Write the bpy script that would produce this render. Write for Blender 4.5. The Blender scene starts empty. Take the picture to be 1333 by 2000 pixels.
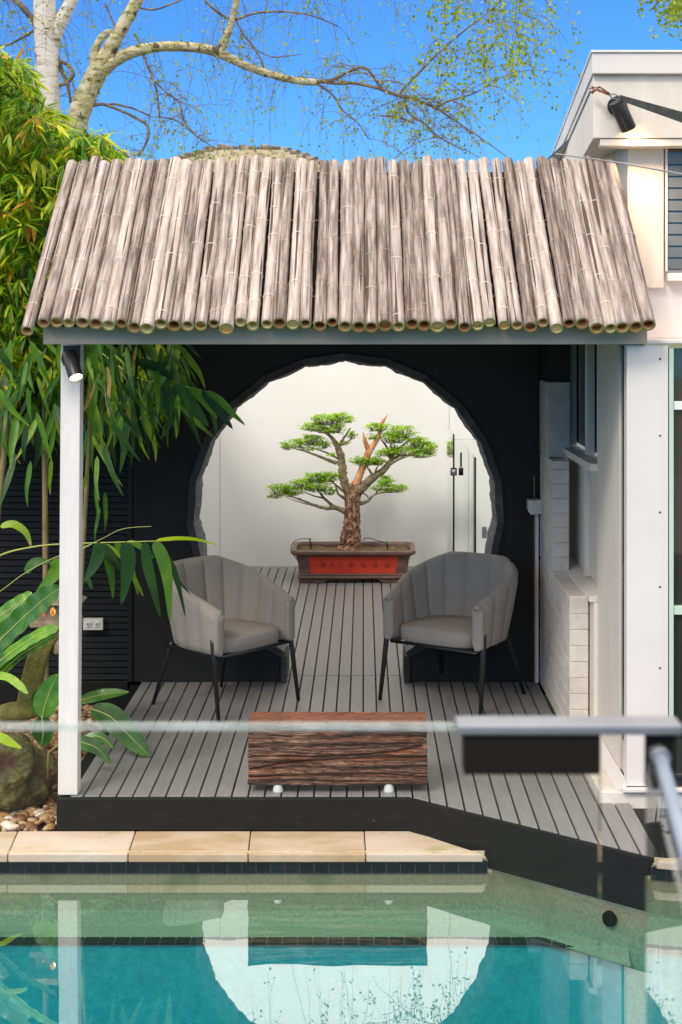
import bpy, bmesh, math, random
from mathutils import Vector, Matrix, noise
from mathutils.geometry import tessellate_polygon
random.seed(7)
R = random.random
U = random.uniform
sc = bpy.context.scene
col = sc.collection

# ---------------------------------------------------------------- camera
CZ = 2.226
F = 3000.0
VX, VY = 710.0, 640.0
cam_d = bpy.data.cameras.new('camera')
cam = bpy.data.objects.new('camera', cam_d)
col.objects.link(cam)
cam.location = (0, 0, CZ)
cam.rotation_euler = (math.radians(90), 0, 0)
cam_d.sensor_fit = 'HORIZONTAL'
cam_d.sensor_width = 36
cam_d.lens = F / 1333 * 36
cam_d.shift_x = (666.5 - VX) / 1333
cam_d.shift_y = -(1000 - VY) / 1333
cam_d.clip_start = 0.05
cam_d.clip_end = 2000
cam_d.dof.use_dof = True
cam_d.dof.focus_distance = 8.6
cam_d.dof.aperture_fstop = 8.5
sc.camera = cam

# ---------------------------------------------------------------- sky, sun, exposure
SUN_EL, SUN_AZ = math.radians(44), math.radians(213)   # azimuth from +Y (north) clockwise: behind the camera, a little left
w = bpy.data.worlds.new('World')
sc.world = w
w.use_nodes = True
nt = w.node_tree
for n in list(nt.nodes):
    nt.nodes.remove(n)
N = nt.nodes.new
L = nt.links.new
out = N('ShaderNodeOutputWorld')
bg = N('ShaderNodeBackground')
sky = N('ShaderNodeTexSky')
sky.sky_type = 'NISHITA'
sky.sun_disc = False
sky.sun_elevation = SUN_EL
sky.sun_rotation = SUN_AZ
sky.altitude = 0
sky.air_density = 1.0
sky.dust_density = 0.1
sky.ozone_density = 4.0
hs = N('ShaderNodeMix'); hs.data_type = 'RGBA'; hs.blend_type = 'MULTIPLY'; hs.inputs[0].default_value = 1
hs.inputs[7].default_value = (0.27, 0.60, 1.02, 1)
L(sky.outputs[0], hs.inputs[6])
tc = N('ShaderNodeTexCoord')
sep = N('ShaderNodeSeparateXYZ')
L(tc.outputs['Generated'], sep.inputs[0])
nz = N('ShaderNodeTexNoise'); nz.inputs['Scale'].default_value = 2.2; nz.inputs['Detail'].default_value = 5
mp = N('ShaderNodeMapping'); mp.inputs['Scale'].default_value = (1, 1, 2.5)
L(tc.outputs['Generated'], mp.inputs[0]); L(mp.outputs[0], nz.inputs[0])
mr = N('ShaderNodeMapRange'); mr.inputs[1].default_value = 0.215; mr.inputs[2].default_value = 0.33
L(sep.outputs[2], mr.inputs[0])
m2 = N('ShaderNodeMath'); m2.operation = 'MULTIPLY_ADD'; m2.inputs[1].default_value = 0.35; m2.inputs[2].default_value = 0.62
L(nz.outputs[0], m2.inputs[0])
m3 = N('ShaderNodeMath'); m3.operation = 'MULTIPLY'; m3.use_clamp = True
L(mr.outputs[0], m3.inputs[0]); L(m2.outputs[0], m3.inputs[1])
cl = N('ShaderNodeMix'); cl.data_type = 'RGBA'
cl.inputs[7].default_value = (16.5, 14.9, 12.9, 1)          # high bright cloud veil
L(m3.outputs[0], cl.inputs[0]); L(hs.outputs[2], cl.inputs[6])
L(cl.outputs[2], bg.inputs[0])
bg.inputs[1].default_value = 0.12
L(bg.outputs[0], out.inputs[0])

sun_d = bpy.data.lights.new('sun', 'SUN')
sun_d.energy = 1.5
sun_d.angle = math.radians(14)
sun_d.color = (1.0, 0.93, 0.84)
sun = bpy.data.objects.new('sun', sun_d)
col.objects.link(sun)
sd = Vector((math.sin(SUN_AZ) * math.cos(SUN_EL), math.cos(SUN_AZ) * math.cos(SUN_EL), math.sin(SUN_EL)))
sun.rotation_euler = sd.to_track_quat('Z', 'Y').to_euler()
sun.location = sd * 30
sc.view_settings.view_transform = 'Standard'
sc.view_settings.look = 'None'
sc.view_settings.exposure = 0.42
sc.view_settings.gamma = 1
sc.view_settings.use_curve_mapping = False
sc.render.engine = 'CYCLES'
sc.cycles.max_bounces = 8
sc.cycles.diffuse_bounces = 4
sc.cycles.glossy_bounces = 4
sc.cycles.transparent_max_bounces = 24
sc.cycles.transmission_bounces = 6
sc.cycles.use_denoising = True
sc.cycles.caustics_reflective = False
sc.cycles.caustics_refractive = False
sc.cycles.sample_clamp_indirect = 6

# ---------------------------------------------------------------- helpers
def P(px, py, D):
    return Vector(((px - VX) * D / F, D, CZ - (py - VY) * D / F))

class MB:
    def __init__(s):
        s.v = []; s.f = []; s.mi = []; s.uv = []; s.sm = []; s.rc = False
    def face(s, idx, mi=0, uv=None, sm=False):
        s.f.append(tuple(idx)); s.mi.append(mi); s.uv.append(uv); s.sm.append(sm)
    def quad(s, a, b, c, d, mi=0, sm=False):
        n = len(s.v); s.v += [tuple(a), tuple(b), tuple(c), tuple(d)]
        s.face((n, n + 1, n + 2, n + 3), mi, None, sm)
    def box(s, x0, x1, y0, y1, z0, z1, mi=0):
        n = len(s.v)
        s.v += [(x0, y0, z0), (x1, y0, z0), (x1, y1, z0), (x0, y1, z0), (x0, y0, z1), (x1, y0, z1), (x1, y1, z1), (x0, y1, z1)]
        for q in ((0, 3, 2, 1), (4, 5, 6, 7), (0, 1, 5, 4), (1, 2, 6, 5), (2, 3, 7, 6), (3, 0, 4, 7)):
            s.face([n + i for i in q], mi)
    def prism(s, poly, axis_lo, axis_hi, axis='z', mi=0):
        # poly: list of 2D points; extruded along axis. 'z' -> (x,y), 'y' -> (x,z), 'x' -> (y,z)
        s.rc = True
        def pt(p, h):
            return (p[0], p[1], h) if axis == 'z' else ((p[0], h, p[1]) if axis == 'y' else (h, p[0], p[1]))
        n = len(s.v); k = len(poly)
        s.v += [pt(p, axis_lo) for p in poly] + [pt(p, axis_hi) for p in poly]
        tris = tessellate_polygon([[Vector((p[0], p[1], 0)) for p in poly]])
        for t in tris:
            s.face([n + t[0], n + t[1], n + t[2]], mi)
            s.face([n + k + t[2], n + k + t[1], n + k + t[0]], mi)
        for i in range(k):
            j = (i + 1) % k
            s.face([n + i, n + j, n + k + j, n + k + i], mi)
    def tube(s, path, rad, segs=8, caps=True, mi=0, jit=0.0, sm=True, vscale=1.0):
        path = [Vector(p) for p in path]
        k = len(path)
        if not hasattr(rad, '__len__'): rad = [rad] * k
        t0 = (path[1] - path[0]).normalized()
        up = Vector((0, 0, 1)) if abs(t0.z) < 0.9 else Vector((1, 0, 0))
        nr = t0.cross(up).normalized()
        n = len(s.v); vl = 0
        for i, p in enumerate(path):
            if i == 0: t = t0
            elif i == k - 1: t = (path[i] - path[i - 1]).normalized()
            else: t = (path[i + 1] - path[i - 1]).normalized()
            nr = (nr - t * nr.dot(t))
            nr = nr.normalized() if nr.length > 1e-6 else t.orthogonal().normalized()
            b = t.cross(nr)
            for j in range(segs):
                a = 2 * math.pi * j / segs
                r = rad[i] * (1 + (U(-jit, jit) if jit else 0))
                q = p + nr * math.cos(a) * r + b * math.sin(a) * r
                s.v.append((q.x, q.y, q.z))
        for i in range(k - 1):
            dl = (path[i + 1] - path[i]).length * vscale
            for j in range(segs):
                j2 = (j + 1) % segs
                u0, u1 = j / segs, (j + 1) / segs
                s.face((n + i * segs + j, n + i * segs + j2, n + (i + 1) * segs + j2, n + (i + 1) * segs + j), mi,
                       ((u0, vl), (u1, vl), (u1, vl + dl), (u0, vl + dl)), sm)
            vl += dl
        if caps:
            s.face([n + j for j in range(segs)][::-1], mi)
            s.face([n + (k - 1) * segs + j for j in range(segs)], mi)
    def grid(s, pts, nu, nv, mi=0, closed_u=False, sm=True, flip=False):
        n = len(s.v); s.v += [tuple(p) for p in pts]
        for i in range(nu if closed_u else nu - 1):
            i2 = (i + 1) % nu
            for j in range(nv - 1):
                q = (n + i * nv + j, n + i2 * nv + j, n + i2 * nv + j + 1, n + i * nv + j + 1)
                s.face(q[::-1] if flip else q, mi, ((i / nu, j / nv), ((i + 1) / nu, j / nv), ((i + 1) / nu, (j + 1) / nv), (i / nu, (j + 1) / nv)), sm)
    def blade(s, path, width, nrm, prof=None, fold=0.15, wavy=0.0, freq=9, mi=0, n=None, seed=0):
        # leaf blade along a 3D path, midrib folded, normal roughly nrm
        path = [Vector(p) for p in path]
        n = n or 9
        pts = []
        # catmull-rom resample
        k = len(path)
        def cr(t):
            x = t * (k - 1); i = min(int(x), k - 2); u = x - i
            p0 = path[max(i - 1, 0)]; p1 = path[i]; p2 = path[i + 1]; p3 = path[min(i + 2, k - 1)]
            return 0.5 * ((2 * p1) + (p2 - p0) * u + (2 * p0 - 5 * p1 + 4 * p2 - p3) * u * u + (3 * p1 - p0 - 3 * p2 + p3) * u ** 3)
        cs = [cr(i / n) for i in range(n + 1)]
        nrm = Vector(nrm).normalized()
        base = len(s.v)
        for i in range(n + 1):
            t = i / n
            tg = (cs[min(i + 1, n)] - cs[max(i - 1, 0)]).normalized()
            sd_ = tg.cross(nrm); sd_ = sd_.normalized() if sd_.length > 1e-4 else Vector((1, 0, 0))
            nn = sd_.cross(tg).normalized()
            wd = width / 2 * (max(0, prof(t).real) if prof else (math.sin(math.pi * t ** 0.75) ** 0.8 if 0 < t < 1 else 0))
            wd = max(wd, 0.0004)
            wv = wavy * width * math.sin(freq * t * 6.28 + seed)
            wv2 = wavy * width * math.sin(freq * 1.13 * t * 6.28 + 1.7 + seed)
            for a, q in ((-1, wv), (-.5, wv * .2), (0, 0), (.5, wv2 * .2), (1, wv2)):
                pt = cs[i] + sd_ * wd * a * (1 - 0.1 * abs(a)) + nn * (abs(a) * fold * wd + q)
                s.v.append(tuple(pt))
        for i in range(n):
            for j in range(4):
                a = base + i * 5 + j
                s.face((a, a + 1, a + 6, a + 5), mi, ((j / 4, i / n), ((j + 1) / 4, i / n), ((j + 1) / 4, (i + 1) / n), (j / 4, (i + 1) / n)), True)
    def leaf(s, p, d, up, ln, wd, mi=0):
        # small 2-quad folded leaf
        d = Vector(d).normalized(); up = Vector(up)
        sd_ = d.cross(up); sd_ = sd_.normalized() if sd_.length > 1e-4 else d.orthogonal().normalized()
        nn = sd_.cross(d)
        b = len(s.v); p = Vector(p)
        m = p + d * ln * .45 - nn * wd * .12
        e = p + d * ln - nn * ln * .12
        s.v += [tuple(p), tuple(m + sd_ * wd * .5), tuple(e), tuple(m - sd_ * wd * .5)]
        s.face((b, b + 1, b + 2), mi, None, False); s.face((b, b + 2, b + 3), mi, None, False)
    def mesh(s, name, mats):
        me = bpy.data.meshes.new(name)
        me.from_pydata(s.v, [], s.f)
        if not isinstance(mats, (list, tuple)): mats = [mats]
        for m in mats: me.materials.append(m)
        me.polygons.foreach_set('material_index', s.mi)
        me.polygons.foreach_set('use_smooth', s.sm)
        if any(u is not None for u in s.uv):
            ul = me.uv_layers.new(name='UVMap')
            flat = []
            for f, u in zip(s.f, s.uv):
                if u is None: flat += [0.0] * (2 * len(f))
                else:
                    for a in u: flat += [a[0], a[1]]
            ul.data.foreach_set('uv', flat)
        me.update()
        if s.rc:
            bm = bmesh.new(); bm.from_mesh(me); bmesh.ops.recalc_face_normals(bm, faces=bm.faces); bm.to_mesh(me); bm.free()
        return me

def tag(o, label=None, cat=None, group=None, kind=None):
    if label: o['label'] = label
    if cat: o['category'] = cat
    if group: o['group'] = group
    if kind: o['kind'] = kind
    return o
def put(name, me, parent=None, loc=None):
    o = bpy.data.objects.new(name, me)
    col.objects.link(o)
    if parent is not None:
        o.parent = parent
        base = Vector(parent.location)
        if parent.parent: base = base + Vector(parent.parent.location)
        o.location = loc if loc is not None else (0, 0, 0)
        if loc is None:                      # mesh written in world coordinates
            pr = parent; off = Vector((0, 0, 0))
            while pr is not None:
                off += Vector(pr.location); pr = pr.parent
            o.location = -off
    elif loc is not None: o.location = loc
    return o
def thing(name, label, cat, loc=(0, 0, 0), group=None, kind=None):
    o = bpy.data.objects.new(name, None)
    o.empty_display_size = 0.1
    col.objects.link(o); o.location = loc
    return tag(o, label, cat, group, kind)
def part(name, mb, mats, parent, kind=None, label=None, bevel=0, seg=2):
    o = put(name, mb.mesh(name, mats), parent)
    if kind: o['kind'] = kind
    if label: o['label'] = label
    if bevel: bev(o, bevel, seg)
    return o
def bev(o, wd, seg=2):
    m = o.modifiers.new('bevel', 'BEVEL'); m.width = wd; m.segments = seg; m.limit_method = 'ANGLE'; m.angle_limit = math.radians(40)
    return o

# ---------------------------------------------------------------- materials
def ramp(nt, stops):
    r = nt.nodes.new('ShaderNodeValToRGB')
    els = r.color_ramp.elements
    while len(els) > 1: els.remove(els[-1])
    els[0].position = stops[0][0]; els[0].color = (*stops[0][1], 1)
    for p, c in stops[1:]:
        e = els.new(p); e.color = (*c, 1)
    return r
def mat(name, stops, rough=0.6, scale=5.0, stretch=(1, 1, 1), detail=6, bump=0.0, bscale=None, metal=0.0, spec=0.5,
        rand=0.0, src='noise', coord='Object', transl=0.0, alpha=1.0, veins=None, tip=None, coat=0.0, island=0.0, nrough=0.6, bdist=0.01, spots=None, rough_var=0):
    m = bpy.data.materials.new(name); m.use_nodes = True
    nt = m.node_tree; N = nt.nodes.new; L = nt.links.new
    b = nt.nodes['Principled BSDF']
    b.inputs['Roughness'].default_value = rough
    b.inputs['Metallic'].default_value = metal
    b.inputs['Specular IOR Level'].default_value = spec
    if coat: b.inputs['Coat Weight'].default_value = coat
    b.inputs['Alpha'].default_value = alpha
    if not isinstance(stops[0], (list, tuple)): stops = [(0, stops), (1, stops)]
    tc = N('ShaderNodeTexCoord'); mp = N('ShaderNodeMapping'); mp.inputs['Scale'].default_value = stretch
    L(tc.outputs[coord], mp.inputs[0])
    vec = mp.outputs[0]
    if rand or island:
        oi = N('ShaderNodeObjectInfo')
        cb = N('ShaderNodeVectorMath'); cb.operation = 'ADD'
        ml = N('ShaderNodeMath'); ml.operation = 'MULTIPLY'; ml.inputs[1].default_value = 37.0
        L(oi.outputs['Random'], ml.inputs[0]); L(vec, cb.inputs[0]); L(ml.outputs[0], cb.inputs[1]); vec = cb.outputs[0]
    nz = N('ShaderNodeTexNoise'); nz.inputs['Scale'].default_value = scale; nz.inputs['Detail'].default_value = detail; nz.inputs['Roughness'].default_value = nrough
    L(vec, nz.inputs[0])
    val = nz.outputs[0]
    if rand:
        a = N('ShaderNodeMath'); a.operation = 'MULTIPLY_ADD'; a.inputs[1].default_value = rand; a.inputs[2].default_value = -rand / 2
        L(oi.outputs['Random'], a.inputs[0])
        s_ = N('ShaderNodeMath'); s_.operation = 'ADD'; L(a.outputs[0], s_.inputs[0]); L(val, s_.inputs[1]); val = s_.outputs[0]
    if island:
        ge = N('ShaderNodeNewGeometry')
        a = N('ShaderNodeMath'); a.operation = 'MULTIPLY_ADD'; a.inputs[1].default_value = island; a.inputs[2].default_value = -island / 2
        L(ge.outputs['Random Per Island'], a.inputs[0])
        s_ = N('ShaderNodeMath'); s_.operation = 'ADD'; L(a.outputs[0], s_.inputs[0]); L(val, s_.inputs[1]); val = s_.outputs[0]
    rp = ramp(nt, stops); L(val, rp.inputs[0])
    colr = rp.outputs[0]
    if spots:   # (scale, threshold, colour)
        n2 = N('ShaderNodeTexNoise'); n2.inputs['Scale'].default_value = spots[0]; n2.inputs['Detail'].default_value = 3
        L(tc.outputs[coord], n2.inputs[0])
        mm = N('ShaderNodeMapRange'); mm.inputs[1].default_value = spots[1]; mm.inputs[2].default_value = spots[1] + .06
        L(n2.outputs[0], mm.inputs[0])
        mx = N('ShaderNodeMix'); mx.data_type = 'RGBA'; L(mm.outputs[0], mx.inputs[0]); L(colr, mx.inputs[6]); mx.inputs[7].default_value = (*spots[2], 1)
        colr = mx.outputs[2]
    if tip:   # dry tan leaf tips, by length along the blade, on some leaves
        su = N('ShaderNodeSeparateXYZ'); L(tc.outputs['UV'], su.inputs[0])
        o2 = N('ShaderNodeObjectInfo')
        ad = N('ShaderNodeMath'); ad.operation = 'MULTIPLY_ADD'; ad.inputs[1].default_value = .45; L(o2.outputs['Random'], ad.inputs[0]); L(su.outputs[1], ad.inputs[2])
        a3 = N('ShaderNodeMath'); a3.operation = 'MULTIPLY_ADD'; a3.inputs[1].default_value = .25; L(nz.outputs[0], a3.inputs[0]); L(ad.outputs[0], a3.inputs[2])
        mm = N('ShaderNodeMapRange'); mm.inputs[1].default_value = 1.38; mm.inputs[2].default_value = 1.43; L(a3.outputs[0], mm.inputs[0])
        mx = N('ShaderNodeMix'); mx.data_type = 'RGBA'; L(mm.outputs[0], mx.inputs[0]); L(colr, mx.inputs[6]); mx.inputs[7].default_value = (*tip, 1)
        colr = mx.outputs[2]
    if veins:  # (axis, count, strength): fine parallel veins in relief and tone
        wv = N('ShaderNodeTexWave'); wv.bands_direction = veins[0]; wv.inputs['Scale'].default_value = veins[1]; wv.inputs['Distortion'].default_value = .6; wv.inputs['Detail'].default_value = 1
        L(tc.outputs['UV'], wv.inputs[0])
        mx = N('ShaderNodeMix'); mx.data_type = 'RGBA'; mx.blend_type = 'MULTIPLY'
        ms = N('ShaderNodeMath'); ms.operation = 'MULTIPLY'; ms.inputs[1].default_value = .25; L(wv.outputs[1], ms.inputs[0]); L(ms.outputs[0], mx.inputs[0]); L(colr, mx.inputs[6]); mx.inputs[7].default_value = (.45, .55, .4, 1)
        colr = mx.outputs[2]
        vb = N('ShaderNodeBump'); vb.inputs['Strength'].default_value = veins[2]; vb.inputs['Distance'].default_value = .004; L(wv.outputs[1], vb.inputs['Height']); L(vb.outputs[0], b.inputs['Normal'])
    L(colr, b.inputs['Base Color'])
    if rough_var:
        rv = N('ShaderNodeMath'); rv.operation = 'MULTIPLY_ADD'; rv.inputs[1].default_value = rough_var; rv.inputs[2].default_value = rough - rough_var / 2
        L(nz.outputs[0], rv.inputs[0]); L(rv.outputs[0], b.inputs['Roughness'])
    if bump:
        n3 = N('ShaderNodeTexNoise'); n3.inputs['Scale'].default_value = bscale or scale * 4; n3.inputs['Detail'].default_value = 5
        L(vec, n3.inputs[0])
        bp = N('ShaderNodeBump'); bp.inputs['Strength'].default_value = bump; bp.inputs['Distance'].default_value = bdist
        L(n3.outputs[0], bp.inputs['Height']); L(bp.outputs[0], b.inputs['Normal'])
    if transl:
        tr = N('ShaderNodeBsdfTranslucent'); mx = N('ShaderNodeMixShader'); mx.inputs[0].default_value = transl
        bc = N('ShaderNodeMix'); bc.data_type = 'RGBA'; bc.blend_type = 'MULTIPLY'; bc.inputs[0].default_value = 1; bc.inputs[7].default_value = (1.3, 1.4, .6, 1)
        L(colr, bc.inputs[6]); L(bc.outputs[2], tr.inputs[0])
        L(b.outputs[0], mx.inputs[1]); L(tr.outputs[0], mx.inputs[2])
        L(mx.outputs[0], nt.nodes['Material Output'].inputs[0])
    return m
def emis(name, c, s):
    m = bpy.data.materials.new(name); m.use_nodes = True
    b = m.node_tree.nodes['Principled BSDF']
    b.inputs['Base Color'].default_value = (*c, 1); b.inputs['Emission Color'].default_value = (*c, 1); b.inputs['Emission Strength'].default_value = s
    return m
def schlick(nt, f0, nrm=None):
    N = nt.nodes.new; L = nt.links.new
    lw = N('ShaderNodeLayerWeight'); lw.inputs[0].default_value = .5      # Facing = 1 - |cos|
    if nrm is not None: L(nrm, lw.inputs['Normal'])
    p = N('ShaderNodeMath'); p.operation = 'POWER'; p.inputs[1].default_value = 5; L(lw.outputs['Facing'], p.inputs[0])
    q = N('ShaderNodeMath'); q.operation = 'MULTIPLY_ADD'; q.inputs[1].default_value = 1 - f0; q.inputs[2].default_value = f0; L(p.outputs[0], q.inputs[0])
    return q.outputs[0]
def glass(name, tint=(0.93, 0.97, 0.95), ior=1.5, rough=0.0, refl=1.0):
    m = bpy.data.materials.new(name); m.use_nodes = True
    nt = m.node_tree; N = nt.nodes.new; L = nt.links.new
    for n in list(nt.nodes): nt.nodes.remove(n)
    o = N('ShaderNodeOutputMaterial'); t = N('ShaderNodeBsdfTransparent'); g = N('ShaderNodeBsdfGlossy'); mx = N('ShaderNodeMixShader')
    t.inputs[0].default_value = (*tint, 1); g.inputs['Roughness'].default_value = rough
    fr = schlick(nt, ((ior - 1) / (ior + 1)) ** 2)
    g.inputs[0].default_value = (refl, refl, refl, 1)
    L(fr, mx.inputs[0]); L(t.outputs[0], mx.inputs[1]); L(g.outputs[0], mx.inputs[2]); L(mx.outputs[0], o.inputs[0])
    return m

M = {}
M['deck'] = mat('grey_decking', [(.25, (.190, .186, .187)), (.5, (.225, .221, .223)), (.75, (.262, .258, .260))], .42, 9, (6, .6, 6), bump=.25, bscale=60, rand=.16, spec=.5, rough_var=.15, spots=(5.5, .70, (.36, .34, .32)))
M['black_timber'] = mat('black_painted_timber', [(.3, (.005, .006, .006)), (.7, (.011, .012, .0115))], .6, spec=.18, scale=6, stretch=(1, 1, 6), bump=.15, bscale=40, spots=(60, .76, (.25, .22, .17)))
M['black_wall'] = mat('charcoal_wall_sheet', [(.3, (.012, .012, .011)), (.7, (.019, .0185, .017))], .65, 2.5, spec=.3, bump=.06, bscale=90)
M['black_slat'] = mat('black_slat_paint', [(.3, (.006, .0065, .006)), (.7, (.014, .0145, .014))], .5, 8, spec=.25, stretch= (1, 6, 6), bump=.15, rand=.3)
M['bluestone'] = mat('dark_edging_stone', [(.3, (.018, .018, .017)), (.55, (.040, .040, .037)), (.8, (.085, .085, .078))], .65, 9, bump=.4, bscale=30, rand=.3)
M['hewn'] = mat('rough_hewn_stone_edge', [(.3, (.10, .10, .11)), (.55, (.19, .19, .20)), (.8, (.33, .33, .33))], .8, 22, bump=.9, bscale=38)
M['white_paint'] = mat('white_painted_timber', [(.3, (.74, .70, .67)), (.7, (.84, .79, .755))], .45, 7, (4, 4, .5), bump=.2, bscale=25, spots=(40, .79, (.4, .38, .36)))
M['white_wall'] = mat('white_sheet_wall', [(.25, (.76, .765, .76)), (.5, (.81, .82, .82)), (.75, (.84, .85, .85))], .6, 1.2, bump=.05, bscale=30, spots=(30, .82, (.55, .53, .48)))
M['house_white'] = mat('house_wall_paint', [(.3, (.70, .66, .63)), (.7, (.78, .735, .71))], .42, 1.8, bump=.06, bscale=20, rough_var=.1)
M['house_cream'] = mat('house_trim_paint', [(.3, (.68, .62, .54)), (.7, (.78, .72, .64))], .5, 4, (3, 3, .6), bump=.15, bscale=30)
M['house_side'] = mat('house_side_boards', [(.3, (.72, .66, .58)), (.7, (.80, .74, .66))], .5, 3, (3, 3, .5), bump=.15, bscale=30)
M['brick_paint'] = mat('painted_brick', [(.3, (.58, .53, .47)), (.55, (.70, .65, .58)), (.8, (.78, .73, .66))], .75, 10, bump=.6, bscale=26, rand=.15, bdist=.006)
M['render_face'] = mat('grey_render', [(.3, (.50, .46, .41)), (.55, (.60, .55, .49)), (.8, (.68, .63, .57))], .8, 6, (2, 1, 2), bump=.25, bscale=40)
M['beam'] = mat('beam_paint', [(.3, (.44, .355, .28)), (.7, (.54, .44, .355))], .55, 5, (.5, 3, 3), bump=.1, bscale=30, spots=(22, .76, (.2, .14, .1)))
M['sandstone'] = mat('sandstone_paver', [(.25, (.47, .33, .20)), (.42, (.56, .44, .32)), (.55, (.60, .49, .39)), (.8, (.64, .56, .49))], .75, 3.2, (1, 2.2, 1), bump=.25, bscale=60, rand=.35, spots=(4, .66, (.42, .38, .2)))
M['tile'] = mat('navy_glazed_tile', [(.3, (.003, .007, .010)), (.7, (.008, .016, .022))], .2, spec=.25, scale=12, rand=.6, bump=.05, bscale=30)
M['grout'] = mat('tile_grout', [(.3, (.17, .17, .15)), (.7, (.28, .28, .24))], .8, 30)
M['pebblecrete'] = mat('sage_pool_lining', [(.36, (.38, .31, .20)), (.5, (.62, .52, .35)), (.64, (.80, .70, .50))], .8, 70, (1, 1, 1), 8, bump=.3, bscale=120, nrough=.9, spots=(3.0, .60, (.43, .41, .25)))
M['aqua'] = mat('aqua_pool_lining', [(.34, (.06, .46, .52)), (.5, (.10, .61, .67)), (.66, (.20, .76, .80))], .8, 22, (1, 1, 1), 8, bump=.3, bscale=90, nrough=.85)
M['fabric'] = mat('grey_woven_fabric', [(.38, (.285, .26, .23)), (.62, (.385, .355, .315))], .9, 190, bump=.5, bscale=28, spec=.2, bdist=.002)
M['black_metal'] = mat('black_metal', [(.3, (.012, .012, .013)), (.7, (.018, .018, .019))], .38, 20, spec=.5)
M['clay'] = mat('brown_glazed_clay', [(.3, (.085, .045, .035)), (.5, (.135, .075, .06)), (.75, (.20, .12, .095))], .42, 8, (1, 1, 3), bump=.15, bscale=40)
M['red_panel'] = mat('red_glaze', [(.3, (.50, .036, .014)), (.7, (.68, .062, .022))], .4, 6, bump=.1)
M['ink'] = mat('engraved_strokes', (.16, .025, .012), .7)
M['soil'] = mat('potting_soil', [(.3, (.04, .025, .015)), (.5, (.12, .08, .04)), (.7, (.22, .20, .05))], .9, 25, bump=1, bscale=40)
M['leaf_bonsai'] = mat('bonsai_leaf', [(.2, (.24, .40, .03)), (.5, (.46, .64, .08)), (.8, (.68, .82, .18))], .5, 8, transl=.55, island=.7)
M['bark_bonsai'] = mat('flaky_bark', [(.34, (.03, .016, .012)), (.45, (.16, .075, .05)), (.54, (.34, .19, .12)), (.66, (.62, .46, .34))], .9, 34, (1, 1, .5), bump=1, bscale=50, bdist=.03, nrough=.7)
M['bark_limb'] = mat('grey_brown_bark', [(.3, (.06, .045, .03)), (.5, (.19, .15, .09)), (.8, (.42, .36, .25))], .9, 26, bump=1, bscale=50)
M['deadwood'] = mat('orange_dead_wood', [(.3, (.25, .07, .02)), (.5, (.55, .24, .10)), (.75, (.75, .48, .30))], .7, 12, (2, 2, .25), bump=.7, bscale=20)
M['foam'] = mat('white_plastic', (.75, .74, .70), .45)
M['cream_plastic'] = mat('cream_plastic', (.66, .63, .55), .45)
M['leaf_big'] = mat('bamboo_leaf', veins=('X', 3.0, .3), tip=(.55, .38, .13), stops= [(.2, (.014, .06, .005)), (.45, (.04, .14, .008)), (.7, (.12, .28, .014)), (.9, (.32, .46, .025))], rough=.38, scale=2, rand=.75, transl=.25, spec=.5)
M['leaf_dry'] = mat('dry_bamboo_leaf', [(.2, (.30, .16, .04)), (.8, (.60, .42, .16))], .7, 4, rand=.5, transl=.3)
M['leaf_mass'] = mat('bamboo_foliage', [(.15, (.03, .12, .004)), (.38, (.10, .26, .008)), (.6, (.30, .46, .015)), (.85, (.62, .62, .03))], .45, 1.6, island=.8, transl=.45)
M['leaf_orange'] = mat('orange_bamboo_leaf', [(.2, (.40, .15, .015)), (.8, (.65, .33, .04))], .6, 4, island=.6, transl=.3)
M['leaf_fern'] = mat('fern_frond', [(.35, (.03, .13, .003)), (.5, (.10, .30, .006)), (.68, (.34, .52, .012))], .34, 7, transl=.15, rand=.4, veins=('Y', 13, .12), coat=.1)
M['leaf_broad'] = mat('broad_leaf', [(.35, (.010, .07, .004)), (.5, (.03, .15, .008)), (.68, (.11, .28, .02))], .36, 6, rand=.3, transl=.15, veins=('Y', 7, .08), coat=.05)
M['leaf_lime'] = mat('lime_leaf', [(.3, (.30, .48, .01)), (.7, (.48, .65, .02))], .35, 5, transl=.3)
M['rib'] = mat('leaf_midrib', (.38, .42, .10), .5)
M['culm'] = mat('bamboo_culm', [(.3, (.16, .13, .04)), (.6, (.30, .22, .09)), (.8, (.14, .20, .06))], .5, 5)
M['birch'] = mat('birch_bark', [(.30, (.07, .05, .035)), (.37, (.40, .33, .25)), (.46, (.66, .60, .53)), (.8, (.80, .77, .72))], .75, 4, (1.2, 1.2, 7), bump=.6, bscale=25, spots=(4.5, .63, (.07, .05, .03)))
M['birch2'] = mat('mossy_birch_bark', [(.32, (.08, .06, .03)), (.42, (.30, .27, .11)), (.55, (.50, .44, .26)), (.75, (.66, .60, .46))], .8, 9, (1, 1, 3), bump=.9, bscale=25, spots=(9, .60, (.09, .07, .04)))
M['twig'] = mat('birch_twig', [(.3, (.07, .045, .035)), (.5, (.16, .11, .075)), (.7, (.30, .25, .15))], .8, 9)
M['leaf_birch'] = mat('young_birch_leaf', [(.2, (.10, .17, .006)), (.5, (.24, .36, .012)), (.85, (.42, .48, .03))], .5, 4, island=.7, transl=.4)
M['boulder'] = mat('mossy_boulder', [(.3, (.015, .013, .006)), (.45, (.06, .055, .018)), (.55, (.12, .11, .03)), (.66, (.17, .13, .07)), (.8, (.34, .30, .22))], .8, 8, bump=1, bscale=22, nrough=.75, bdist=.02, spots=(7, .58, (.075, .035, .02)))
M['moss_stone'] = mat('mossy_stone_post', [(.3, (.12, .12, .025)), (.55, (.22, .21, .05)), (.8, (.34, .30, .12))], .9, 14, bump=.8, bscale=70)
M['lantern_stone'] = mat('lantern_stone', [(.3, (.22, .17, .10)), (.6, (.42, .34, .24)), (.8, (.52, .44, .32))], .85, 12, bump=.6, bscale=60)
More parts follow.
